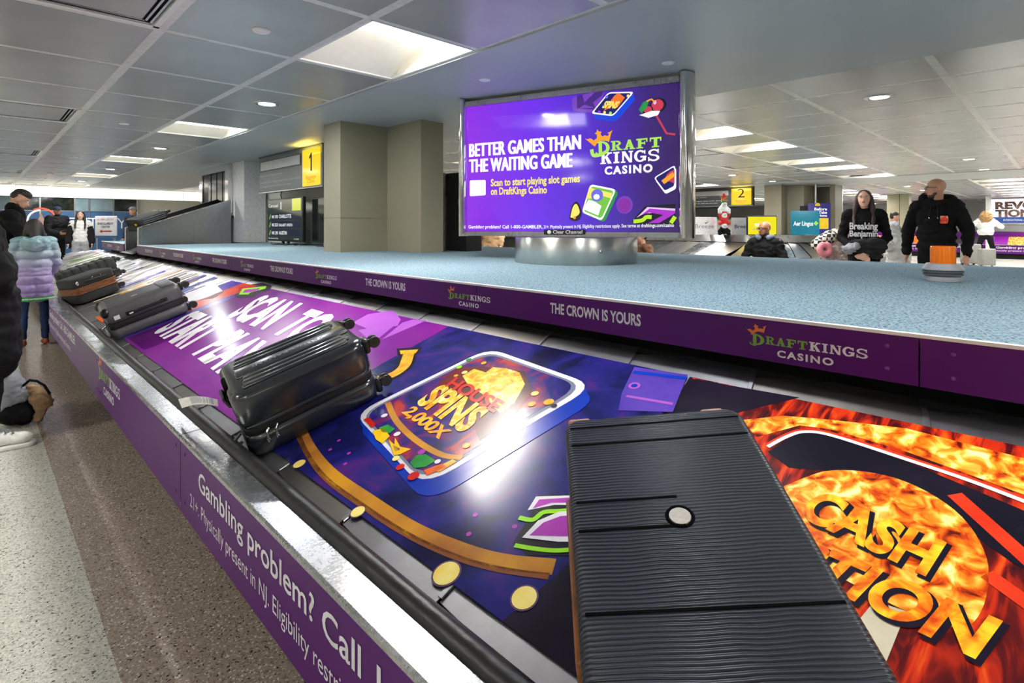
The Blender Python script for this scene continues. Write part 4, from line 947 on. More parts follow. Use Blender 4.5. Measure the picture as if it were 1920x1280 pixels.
lc = [LP.pix(*p) for p in ((1020, 440), (1098, 440), (1098, 430), (1020, 430))]
LP.rrect(lc, 'black', .12, 0); LP.text('Clear Channel', LP.pix(1037, 438), LP.pix(1092, 438), LP.pix(1037, 431.5), 'offwhite', 1, bold=.01); LP.disc(LP.pix(1030, 435), .018, .016, 'offwhite', 1, 12)
LP.build('maker_plate', bd)
# drum under the board
ped = thing('board_pedestal', 'polished steel drum standing on the carpet under the advertising board', 'pedestal', (ctr.x, ctr.y, PZ))
MB().lathe([(.485, 0), (.49, .002), (.49, .196), (.486, .2)], 'drumst', n=96).build('drum', ped)
MB().cyl((0, 0, .2), (0, 0, BZ0 - PZ - .006), .47, 'signdark', n=48).build('top_disc', ped)
dr = Vector((-ctr.x, -ctr.y, 0)).normalized(); ang = math.atan2(dr.y, dr.x) + R(22)
MB().lathe([(0, .006), (.012, .005), (.014, 0)], 'steelb', T=Matrix.Rotation(ang, 4, 'Z') @ Matrix.Translation((.488, 0, .10)) @ Matrix.Rotation(R(90), 4, 'Y'), n=12).build('lock', ped)
# faint glow lamps in the board light the steel around
# ------------------------------------------------------------------ beacon
d = (HC - PZ) * FPX / (527 - CY) ; p = at_d(1768, d, PZ); k = 75 / FPX * d / .2
m_, t_, b_ = newmat('amber_plastic'); b_.inputs['Base Color'].default_value = lin((255, 150, 16)); b_.inputs['Roughness'].default_value = .12; b_.inputs['Transmission Weight'].default_value = .6; b_.inputs['IOR'].default_value = 1.45
b_.inputs['Emission Color'].default_value = lin((255, 130, 10)); b_.inputs['Emission Strength'].default_value = .06
wv = t_.nodes.new('ShaderNodeTexWave'); wv.inputs['Scale'].default_value = 60; wv.bands_direction = 'Z'; bp = t_.nodes.new('ShaderNodeBump'); bp.inputs['Strength'].default_value = .06; bp.inputs['Distance'].default_value = .002
tc_ = t_.nodes.new('ShaderNodeTexCoord'); t_.links.new(tc_.outputs['Object'], wv.inputs[0]); t_.links.new(wv.outputs['Fac'], bp.inputs['Height']); t_.links.new(bp.outputs[0], b_.inputs['Normal']); MT['amber'] = m_; MT['ambercore'] = mat('amber_core', (246, 150, 30), .4)
MT['greymetal'] = mat('painted_silver', (168, 170, 176), .42, .3); MT['greymetal2'] = mat('painted_grey', (96, 100, 106), .45, .5)
bc = thing('warning_beacon', 'amber warning beacon on a grey ribbed base, on the carpet edge', 'beacon', p, 0)
def crisp(name, segs, m):
    mb = MB()
    for sg in segs: mb.lathe(sg, m, n=44)
    mb.build(name, bc).scale = (k * .84, k * .84, k)
crisp('foot', ([(0, 0), (.086, 0)], [(.086, 0), (.091, .003)], [(.091, .003), (.092, .024)], [(.092, .024), (.080, .028)], [(.080, .028), (.080, .032)]), 'greymetal')
crisp('ribbed_ring', ([(.080, .030), (.096, .032)], [(.096, .032), (.097, .040)], [(.097, .040), (.091, .041)], [(.091, .041), (.091, .045)], [(.091, .045), (.099, .046)], [(.099, .046), (.100, .053)], [(.100, .053), (.094, .054)], [(.094, .054), (.094, .057)]), 'greymetal2')
crisp('collar', ([(.094, .057), (.102, .058)], [(.102, .058), (.102, .063)], [(.102, .063), (.100, .065), (.084, .086)], [(.084, .086), (.080, .090)], [(.080, .090), (0, .090)]), 'greymetal')
MB().lathe([(.062, .088), (.062, .168), (.058, .176), (0, .177)], 'amber', n=40).lathe([(.05, .09), (.05, .165), (0, .166)], 'ambercore', n=30).build('dome', bc).scale = (k * .84, k * .84, k)

# ------------------------------------------------------------------ suitcases
MT['c_black'] = mat('case_black', (32, 36, 43), .2, c2=(28, 32, 38), scale=4, spec=.6, coat=.5); MT['c_grey'] = mat('case_grey', (88, 88, 90), .34, c2=(82, 82, 84), scale=60, bump=.05, bscale=300)
MT['c_zip'] = mat('zip_black', (12, 12, 13), .55); MT['c_soft'] = mat('case_fabric', (44, 46, 44), .85, c2=(36, 38, 36), scale=120, bump=.2, bscale=300)
MT['c_brown'] = mat('expander_brown', (142, 84, 40), .5, c2=(92, 50, 22), scale=16, stretch=(1, 1, 6)); MT['c_tan'] = mat('case_tan_wheel', (176, 128, 100), .5)
MT['paper'] = mat('paper_tag', (232, 230, 222), .5); MT['wheel'] = mat('wheel_rubber', (40, 42, 36), .5, c2=(30, 31, 28), scale=60); MT['chrome'] = steel('chrome', (220, 220, 220), .15, .05)
m_, t_, b_ = newmat('case_ribbed_black'); b_.inputs['Base Color'].default_value = lin((30, 34, 40)); b_.inputs['Roughness'].default_value = .34; b_.inputs['Specular IOR Level'].default_value = .32
MT['c_rib'] = m_
def wheels(t, L, W, D, rr=.024, pos=None, m='wheel', zs=(.16, .84)):
    for fy in (.12, .88):
        for fz in zs:
            y = -W / 2 + W * fy; z = D * fz
            g_ = MB(); g_.rbox((L / 2 - .012, y - .03, z - .03), (L / 2 + .012, y + .03, z + .03), .01, 'black'); g_.rbox((L / 2 + .008, y - .011, z - .016), (L / 2 + .034, y + .011, z + .016), .006, 'black')
            wb_ = g_.build('wheel_housing', t)
            m2 = MB()
            for o in (-.018, .007): m2.cyl((L / 2 + .036, y + o, z), (L / 2 + .036, y + o + .011, z), rr, m, n=18).cyl((L / 2 + .036, y + o - .001, z), (L / 2 + .036, y + o + .012, z), rr * .45, 'black', n=10)
            m2.build('wheel', t)
def case_matrix(o, U, V, n, L, W): return Matrix(((U.x, V.x, n.x, 0), (U.y, V.y, n.y, 0), (U.z, V.z, n.z, 0), (0, 0, 0, 1))) if False else Matrix.Translation(o + U * L / 2 + V * W / 2) @ Matrix(((U.x, V.x, n.x, 0), (U.y, V.y, n.y, 0), (U.z, V.z, n.z, 0), (0, 0, 0, 1)))
def frame(yaw, roll=0, pitch=0):
    n = nS.copy(); u = uS.copy(); v = Vector((0, 1, 0))
    U = u * math.cos(yaw) + v * math.sin(yaw); V = -u * math.sin(yaw) + v * math.cos(yaw)
    V2 = V * math.cos(roll) + n * math.sin(roll); n2 = -V * math.sin(roll) + n * math.cos(roll)
    U2 = U * math.cos(pitch) + n2 * math.sin(pitch); n3 = -U * math.sin(pitch) + n2 * math.cos(pitch)
    return U2, V2, n3
def shells(t, L, W, D, m, split=.46, rz=.05, r=.028, band=.012, names=('lower_shell', 'upper_shell')):
    a = (-L / 2, -W / 2); b = (L / 2, W / 2); h = D * split
    MB().rbox2((a[0], a[1], 0), (b[0], b[1], h - band / 2), rz, r, m).build(names[0], t)
    MB().rbox2((a[0] + .006, a[1] + .006, h - band), (b[0] - .006, b[1] - .006, h + band), rz - .005, .002, 'c_zip').build('zip_band', t)
    MB().rbox2((a[0], a[1], h + band / 2), (b[0], b[1], D), rz, r, m).build(names[1], t)
def rib(t, x0, x1, y, z, wd, hh, m, name='rib'):
    mb = MB(); n = 5
    mb.rbox((x0, y - wd / 2, z - .004), (x1, y + wd / 2, z + hh), hh * .8, m, 2); mb.build(name, t)

# --- central black case with ribs
U, V, n = frame(-.198, .018, .022); L, W, D = .488, .406, .25
c1 = thing('suitcase', 'shiny black ribbed hard-shell suitcase with a white paper tag, centre of the belt', 'suitcase', matrix=case_matrix(Vector((.69, 1.966, HC - .818)), U, V, n, L, W), group=None)
MT['c_lgrey'] = mat('case_light_grey', (128, 128, 124), .5); MT['badge'] = mat('badge_satin', (196, 190, 182), .6, c2=(170, 166, 160), scale=90, stretch=(1, 12, 1), spec=.2); MT['c_letter'] = mat('letter_grey', (92, 98, 108), .3); MT['c_rgroove'] = mat('case_groove', (6, 6, 8), .9, spec=.05)
shells(c1, L, W, D, 'c_black', .40, .055, .03)
MB().rbox2((-L / 2 + .01, -W / 2 - .003, D * .40 + .012), (L / 2 - .01, W / 2 + .003, D * .40 + .03), .05, .006, 'c_black').build('shell_rim', c1)
ybands = [(-.168, -.058, 3), (.058, .168, 3)]
for y0, y1, c in ybands:
    for i in range(c):
        y = y0 + (y1 - y0) * (i + .5) / c
        rib(c1, -L / 2 + .05 + .006 * i, L / 2 - .04 - .016 * abs(i - 1), y, D, .026, .008, 'c_black')
rib(c1, -L / 2 + .045, L / 2 - .02, 0, D, .092, .0065, 'c_black', 'centre_plate')
tp = Print((0, 0, D + .0068), (-1, 0, 0), (0, -1, 0), .0012, .0005); tp.text('BRUNO BANANI', (-.135, -.010), (.135, -.010), (-.135, .010), 'c_letter', 0, bold=.03, space=1.25)
tp.build('embossed_letters', c1, world=False)
hd = MB(); hd.rbox((-L / 2 - .004, -.06, D * .62), (-L / 2 + .02, .06, D * .98), .012, 'c_rgroove'); hd.build('handle_recess', c1)
hd = MB(); hd.tube([(-L / 2 - .002, -.05, D * .66), (-L / 2 - .014, -.045, D * .80), (-L / 2 - .014, .045, D * .80), (-L / 2 - .002, .05, D * .66)], .007, 'black'); hd.build('grab_handle', c1)
wheels(c1, L, W, D, .022)
for i, y in enumerate((-.02, .01)):
    MB().tube([(-L / 2 + .1 + y, -W / 2 - .004, D * .40), (-L / 2 + .09 + y, -W / 2 - .012, D * .36), (-L / 2 + .088 + y, -W / 2 - .01, D * .26)], .004, 'chrome', 6).ell((-L / 2 + .088 + y, -W / 2 - .01, D * .25), (.007, .004, .012), 'chrome', 8).build('zip_pull', c1)
MB().tube([(-L / 2 - .004, -.16, D * .42), (-L / 2 - .03, -.165, D * .36), (-L / 2 - .034, -.16, D * .22), (-L / 2 - .008, -.15, D * .28)], .006, 'black', 8).build('lock_loop', c1)
# paper tag hangs over the rim
pt = Vector((.69, 1.966, HC - .818)) + V * W * .42 + n * D * .42
m_ = MB(); T0 = Vector((pt.x - .005, pt.y, pt.z)); pts = []
ez = (0, 0, .004, .010, .012, .004)
ta = Print((A0 - .006, 0, 0), (0, -1, 0), (0, 0, 1))
def on_z(px, py, z): v = ray(px, py); k_ = (z - HC) / v.z; return CAMP + v * k_
TL_, TR_ = on_z(334, 748, .545), on_z(408, 749, .60); BL_, BR_ = on_z(341, 765, .545), on_z(409, 762, .60)
vs = []
for i in range(9):
    f = i / 8; up_ = Vector((0, 0, .012 * math.sin(f * 3.1)))
    vs += [TL_.lerp(TR_, f) + up_, BL_.lerp(BR_, f) + up_]
m_.add(vs, [(2 * i, 2 * i + 1, 2 * i + 3, 2 * i + 2) for i in range(8)], 'paper', True)
for i in range(26):
    if random.random() < .7:
        f0 = .30 + i * .023; f1 = f0 + .008
        q = [TL_.lerp(TR_, f0).lerp(BL_.lerp(BR_, f0), .12), TL_.lerp(TR_, f1).lerp(BL_.lerp(BR_, f1), .12), TL_.lerp(TR_, f1).lerp(BL_.lerp(BR_, f1), .88), TL_.lerp(TR_, f0).lerp(BL_.lerp(BR_, f0), .88)]
        m_.add([p + Vector((0, 0, .0125 * math.sin(f0 * 3.1) + .0012)) for p in q], [(0, 1, 2, 3)], 'igrey')
m_.build('baggage_tag', c1, label='white paper baggage tag', world=True)

# --- grey case behind it
U, V, n = frame(-.044, .014, .034); L, W, D = .50, .401, .245
c2 = thing('suitcase', 'dark grey hard-shell suitcase with a side handle, left of the lettering START', 'suitcase', matrix=case_matrix(Vector((.71, 4.682, HC - .815)), U, V, n, L, W))
shells(c2, L, W, D, 'c_grey', .42, .045, .04, .02)
for i in range(9):
    y = -W / 2 + .075 + i * (W - .15) / 8
    rib(c2, -L / 2 + .05, L / 2 - .12, y, D, .020, .004, 'c_grey')
MB().rbox((L / 2 - .115, -W / 2 + .03, D - .002), (L / 2 - .03, W / 2 - .03, D + .005), .004, 'c_grey').build('end_plate', c2)
wheels(c2, L, W, D, .026)
for y in (-W / 2 + .03, W / 2 - .03): MB().ell((-L / 2 + .018, y, D - .035), (.034, .034, .036), 'black').build('corner_guard', c2)
MB().tube([(-.10, -W / 2 - .002, D * .66), (-.085, -W / 2 - .016, D * .66), (.105, -W / 2 - .016, D * .66), (.12, -W / 2 - .002, D * .66)], .009, 'black').build('side_handle', c2)
for x in (-.105, .118): MB().rbox((x - .022, -W / 2 - .006, D * .66 - .013), (x + .022, -W / 2 + .002, D * .66 + .013), .004, 'black').build('handle_mount', c2)
MB().box((-.2, -W / 2 - .004, D * .60), (-.165, -W / 2 - .002, D * .72), 'paper').build('sticker', c2); MB().box((-.05, -.10, D + .005), (-.012, -.088, D + .0065), 'paper').build('sticker', c2)
MB().box((-.11, -W / 2 - .028, D * .64), (-.085, -W / 2 - .026, D * .68), 'paper').build('sticker', c2)
MB().tube([(-L / 2 - .004, -.1, D * .45), (-L / 2 - .03, -.09, D * .4), (-L / 2 - .025, -.1, D * .25)], .006, 'chrome', 6).build('zip_pull', c2)

# --- big dark case close to the camera
U, V, n = frame(-.863, .035, -.093); L, W, D = .385, .60, .25
o3 = Vector((.595, .435, HC - .835))
M3 = case_matrix(o3, U, V, n, L, W)
c3 = thing('suitcase', 'large dark textured suitcase with a round silver badge, nearest the camera', 'suitcase', matrix=M3)
# fine wavy ribbing as relief on the shell, following the case's own axes
t_ = MT['c_rib'].node_tree; N = t_.nodes; Lk = t_.links; b_ = N['Principled BSDF']
tc_ = N.new('ShaderNodeTexCoord'); mp = N.new('ShaderNodeMapping'); mp.inputs['Rotation'].default_value = (0, 0, 0); Lk.new(tc_.outputs['Object'], mp.inputs[0])
wv = N.new('ShaderNodeTexWave'); wv.wave_type = 'BANDS'; wv.bands_direction = 'Y'; wv.inputs['Scale'].default_value = 42; wv.inputs['Distortion'].default_value = 3.2; wv.inputs['Detail'].default_value = .6; wv.inputs['Detail Scale'].default_value = .35; wv.wave_profile = 'SIN'
Lk.new(mp.outputs[0], wv.inputs[0]); bp = N.new('ShaderNodeBump'); bp.inputs['Strength'].default_value = .55; bp.inputs['Distance'].default_value = .003; Lk.new(wv.outputs['Fac'], bp.inputs['Height']); Lk.new(bp.outputs[0], b_.inputs['Normal'])
rp = N.new('ShaderNodeValToRGB'); rp.color_ramp.elements[0].color = lin((16, 19, 24)); rp.color_ramp.elements[1].color = lin((44, 50, 60)); Lk.new(wv.outputs['Fac'], rp.inputs[0]); Lk.new(rp.outputs[0], b_.inputs['Base Color'])
shells(c3, L, W, D, 'c_rib', .42, .035, .014, .014)
for y in (.262, .205, -.02, .045, -.17):
    MB().box((-L / 2 + .012, y - .0022, D - .0005), (L / 2 - .012 if y > .1 or y < -.1 else .0, y + .0022, D + .0012), 'c_rgroove').build('groove', c3)
ci = Print(Vector(M3 @ Vector((0, 0, D))), U, V); bx, by = ci.pix(1275, 968)
MB().cyl((bx, by, D), (bx, by, D + .0022), .018, 'badge', n=28).build('round_badge', c3); MB().lathe([(.019, .0), (.023, .003), (.025, 0)], 'c_rgroove', (bx, by, D), 24).build('badge_ring', c3)
for x, y in ((-L / 2 + .03, W / 2), (L / 2 - .06, W / 2)):
    MB().rbox((x - .022, y - .006, D * .74), (x + .03, y + .012, D * .97), .008, 'c_tan').build('wheel_cover', c3)
MB().rbox((-L / 2 - .010, -.19, D * .56), (-L / 2 + .002, .13, D * .74), .004, 'c_brown').build('side_handle', c3)
MB().rbox((-L / 2 - .012, -.26, D * .2), (-L / 2, -.22, D * .34), .004, 'c_tan').build('handle_mount', c3)

# --- black soft case with brown expander, lying on another black one
def boxcase(px_bl, px_br, py_lift, name, lab, mk, L, W, D, yaw, Y, s0, lift=0, pitch=0, roll=0):
    U, V, n = frame(yaw, roll, pitch); o = sp(s0, Y) + nS * lift
    return thing(name, lab, 'suitcase', matrix=case_matrix(o, U, V, n, L, W)), L, W, D
c4, L, W, D = boxcase(0, 0, 0, 'suitcase', 'black fabric suitcase with a coppery brown middle band, behind the grey case', None, .39, .38, .26, .30, 6.85, .05, .012)
MB().rbox2((-L / 2, -W / 2, 0), (L / 2, W / 2, D * .38), .05, .02, 'c_soft').build('lower_shell', c4)
MB().rbox2((-L / 2 + .004, -W / 2 + .004, D * .38), (L / 2 - .004, W / 2 - .004, D * .60), .05, .006, 'c_brown').build('expander_band', c4)
for z in (.38, .60): MB().rbox2((-L / 2 - .003, -W / 2 - .003, D * z - .005), (L / 2 + .003, W / 2 + .003, D * z + .005), .05, .003, 'c_brown').build('piping', c4)
MB().rbox2((-L / 2, -W / 2, D * .60), (L / 2, W / 2, D), .05, .025, 'c_soft').build('upper_shell', c4)
wheels(c4, L, W, D, .024, zs=(.2, .75))
MB().tube([(-.09, -W / 2, D * .8), (-.08, -W / 2 - .02, D * .8), (.08, -W / 2 - .02, D * .8), (.09, -W / 2, D * .8)], .009, 'black').build('side_handle', c4)
for x in (-.02, .06): MB().ell((x, -W / 2 - .001, D * .86), (.006, .004, .006), 'chrome', 8).build('stud', c4)
MB().ell((-.16, -W / 2 - .003, D * .8), (.014, .006, .02), 'chrome', 10).build('lock', c4)
c5, L, W, D = boxcase(0, 0, 0, 'suitcase', 'black grooved hard-shell suitcase farthest back, touching the brown banded one', None, .56, .38, .24, .02, 8.0, .04, .012, .03)
shells(c5, L, W, D, 'c_soft', .45, .04, .025)
for i in range(6): MB().rbox((-L / 2 + .06 + i * .08, -W / 2 - .004, D * .55), (-L / 2 + .10 + i * .08, W / 2 + .004, D + .006), .006, 'c_soft').build('rib', c5)
wheels(c5, L, W, D, .024)
# --- case sliding down the chute
cd = Vector((dirc.x, dirc.y, (1.58 - PB) / (Lc + .5))).normalized(); cn = Vector((0, 0, 1)); cv = cn.cross(cd).normalized(); cn = cd.cross(cv)
pc = A + dirc * .10 + nrm * .18
c6 = thing('suitcase', 'black ribbed suitcase sliding down the steel chute', 'suitcase', matrix=case_matrix(Vector((pc.x, pc.y, PB + .33)), cd, cv, cn, .52, .32))
shells(c6, .52, .32, .2, 'c_soft', .4, .045, .03)
for i in range(4): rib(c6, -.2, .2, -.11 + i * .073, .2, .03, .006, 'c_soft')
for i in range(3): MB().rbox((-.2, -.165, .10 + i * .03), (.2, -.16, .115 + i * .03), .003, 'c_grey').build('rib', c6)
wheels(c6, .52, .32, .2, .022)
MB().rbox((-.27, -.10, .10), (-.257, -.06, .13), .004, 'ilemon').build('sticker', c6)

# ------------------------------------------------------------------ people: capsules fused into one continuous skin
MT.update(skin=mat('skin_light', (206, 158, 132), .5, c2=(198, 148, 122), scale=12), skin2=mat('skin_brown', (150, 102, 74), .5, c2=(140, 94, 68), scale=12), skin3=mat('skin_pale', (224, 182, 160), .5, c2=(216, 170, 148), scale=12),
          hair_d=mat('hair_dark', (30, 22, 20), .5, c2=(18, 13, 12), scale=60, stretch=(8, 8, 1), bump=.4), hair_r=mat('hair_auburn', (62, 30, 28), .42, c2=(34, 16, 16), scale=50, stretch=(8, 8, 1), bump=.4),
          hair_b=mat('hair_blonde', (196, 154, 96), .5, c2=(120, 84, 46), scale=40, stretch=(6, 6, 1), bump=.4), hair_br=mat('hair_brown', (84, 62, 48), .5, c2=(58, 42, 32), scale=40, stretch=(8, 8, 1), bump=.3),
          cloth_k=mat('cloth_black', (20, 20, 22), .9, c2=(13, 13, 15), scale=7, bump=.25, bscale=9, spec=.2), cloth_k2=mat('cloth_charcoal', (44, 44, 46), .9, c2=(32, 32, 34), scale=8, bump=.3, bscale=10, spec=.2),
          puffer_k=mat('coat_nylon', (15, 15, 18), .75, c2=(10, 10, 12), spec=.25, scale=6, bump=.3, bscale=8), cloth_n=mat('cloth_navy', (26, 34, 62), .85, c2=(20, 26, 50), scale=10), legging=mat('legging_blue', (24, 52, 96), .75, c2=(18, 42, 82), scale=10),
          cloth_w=mat('cloth_white', (226, 226, 226), .9, c2=(200, 202, 204), scale=8, bump=.3, bscale=9), cloth_g=mat('cloth_grey', (158, 160, 168), .9, c2=(132, 134, 142), scale=8, bump=.3, bscale=9),
          cloth_p=mat('cloth_pale_pink', (214, 196, 192), .8, c2=(184, 164, 162), scale=8, bump=.5, bscale=10), pink=mat('pillow_pink', (240, 150, 160), .7, c2=(230, 136, 148)), tan_c=mat('canvas_tan', (186, 152, 116), .8, c2=(160, 126, 92), scale=9, bump=.4, bscale=10),
          brown_c=mat('cloth_brown', (116, 78, 52), .8, c2=(90, 58, 38), scale=9, bump=.4, bscale=12), shoe_b=mat('shoe_brown', (156, 78, 48), .5, c2=(130, 60, 36), scale=20), shoe_w=mat('shoe_white', (228, 226, 220), .55, c2=(206, 204, 198), scale=30, bump=.2, bscale=60),
          lip=mat('lips', (150, 70, 66), .4), eye=mat('eye_white', (225, 220, 215), .2), iris=mat('eye_dark', (30, 20, 16), .15), glass_f=mat('spectacle_frame', (24, 20, 22), .25), denim=mat('denim', (60, 84, 124), .8, c2=(46, 68, 104), scale=14))
MT['pill_b'] = mat('pillow_slate', (96, 106, 124), .8)
def chk(name, a, b, sc):
    m, t, bb = newmat(name); N = t.nodes; tc = N.new('ShaderNodeTexCoord'); c = N.new('ShaderNodeTexChecker'); c.inputs['Scale'].default_value = sc
    c.inputs[1].default_value = lin(a); c.inputs[2].default_value = lin(b); t.links.new(tc.outputs['Object'], c.inputs[0]); t.links.new(c.outputs[0], bb.inputs['Base Color']); bb.inputs['Roughness'].default_value = .8; return m
MT['plaid'] = chk('check_black_white', (30, 30, 32), (214, 210, 200), 22)
from mathutils import noise as mnoise
def fuse(caps, vox, name, m, parent=None, smooth=2, wr=0., wf=9., quilt=0., **k):
    """caps: ('c', p0, p1, r0, r1) tapered capsules or ('e', centre, radii[, matrix]) ellipsoids, fused to one surface"""
    mb = MB()
    for c in caps:
        if c[0] == 'c':
            p0, p1, r0, r1 = Vector(c[1]), Vector(c[2]), c[3], c[4]; a = p1 - p0; Ln = a.length
            if Ln < 1e-5: mb.ell(p0, (r0,) * 3, m, 12); continue
            z = a / Ln; x = z.orthogonal().normalized(); y = z.cross(x); M_ = Matrix(((x.x, y.x, z.x, p0.x), (x.y, y.y, z.y, p0.y), (x.z, y.z, z.z, p0.z), (0, 0, 0, 1)))
            pf = [(r0 * math.cos(R(q)), r0 * math.sin(R(q))) for q in (-90, -60, -30, 0)] + [(r1 * math.cos(R(q)), Ln + r1 * math.sin(R(q))) for q in (0, 30, 60, 90)]
            pf[0] = (.0004, pf[0][1]); pf[-1] = (.0004, pf[-1][1]); nn = 14
            mb.lathe(pf, m, n=nn, T=M_); o = len(mb.v)
            mb.f.append([o - nn * 8 + i for i in range(nn)][::-1]); mb.f.append([o - nn + i for i in range(nn)]); mb.m += [mb.mi(m)] * 2; mb.sm += [True] * 2
        else: mb.ell((0, 0, 0), c[2], m, 16, T=Matrix.Translation(Vector(c[1])) @ (c[3] if len(c) > 3 else Matrix.Identity(4)))
    ob = mb.build('tmp', None); loc = ob.location.copy()
    md = ob.modifiers.new('r', 'REMESH'); md.mode = 'VOXEL'; md.voxel_size = vox; md.use_smooth_shade = True
    bpy.context.view_layer.update(); dg = bpy.context.evaluated_depsgraph_get()
    me = bpy.data.meshes.new_from_object(ob.evaluated_get(dg)); me.transform(Matrix.Translation(loc)); bpy.data.objects.remove(ob)
    bm = bmesh.new(); bm.from_mesh(me)
    for _ in range(smooth): bmesh.ops.smooth_vert(bm, verts=bm.verts, factor=.5, use_axis_x=True, use_axis_y=True, use_axis_z=True)
    if quilt:
        bm.normal_update()
        for v in bm.verts: v.co += v.normal * .016 * (abs(math.sin(math.pi * (v.co.z - .03) / quilt)) ** .5 - .7)
    if wr:
        bm.normal_update()
        for v in bm.verts:
            c_ = v.co * wf; a_ = mnoise.noise(Vector((c_.x, c_.y, c_.z * 1.8))); b_ = mnoise.noise(Vector((c_.x * 2.3 + 7, c_.y * 2.3, c_.z * 3.4)))
            v.co += v.normal * wr * ((1 - 2 * abs(a_)) + .45 * (1 - 2 * abs(b_)) - .7)
    bm.to_mesh(me); bm.free(); me.materials.clear(); me.materials.append(MT[m] if isinstance(m, str) else m)
    me.polygons.foreach_set('use_smooth', [True] * len(me.polygons)); me.polygons.foreach_set('material_index', [0] * len(me.polygons)); me.name = name
    o2 = bpy.data.objects.new(name, me)
    if parent is None:
        xs = [v.co.x for v in me.vertices]; ys = [v.co.y for v in me.vertices]; zs = [v.co.z for v in me.vertices]
        c = Vector(((min(xs) + max(xs)) / 2, (min(ys) + max(ys)) / 2, min(zs))); me.transform(Matrix.Translation(-c)); o2.location = c
    return link(o2, parent, **k)
def facing(p, off):
    t = Vector((-p[0], -p[1], 0)).normalized(); l = Vector((-t.y, t.x, 0)) * -1      # l: towards image left
    if l.dot(Vector((-CYW, SY, 0))) < 0: l = -l
    f = t * math.cos(R(off)) + l * math.sin(R(off)); return math.atan2(f.y, f.x) - math.pi / 2
V3 = Vector
def hand_caps(w, dirv, side, curl=.35, s=1.):
    """palm, four unequal bent fingers and a thumb. w: wrist, dirv: hand direction, side: thumb direction"""
    d_ = V3(dirv).normalized(); sd = V3(side); sd = (sd - d_ * sd.dot(d_)).normalized(); nn = d_.cross(sd); w = V3(w)
    cs = [('c', w, w + d_ * .03 * s, .025 * s, .026 * s)]
    for i, (o, ln) in enumerate(((.027, .070), (.009, .080), (-.009, .075), (-.027, .058))):
        a = w + d_ * .035 * s + sd * o * .8 * s; b = w + d_ * .085 * s + sd * o * s; c = b + (d_ * math.cos(curl) + nn * math.sin(curl)) * ln * .55 * s; e = c + (d_ * math.cos(curl * 2.4) + nn * math.sin(curl * 2.4)) * ln * .45 * s
        cs += [('c', a, b, .014 * s, .0115 * s), ('c', b, c, .0100 * s, .0088 * s), ('c', c, e, .0088 * s, .0074 * s)]
    a = w + d_ * .02 * s + sd * .02 * s; b = a + (d_ * .6 + sd * .8 + nn * .2).normalized() * .045 * s; c = b + (d_ * .85 + sd * .4 + nn * .3).normalized() * .035 * s
    return cs + [('c', a, b, .014 * s, .0115 * s), ('c', b, c, .011 * s, .009 * s)]
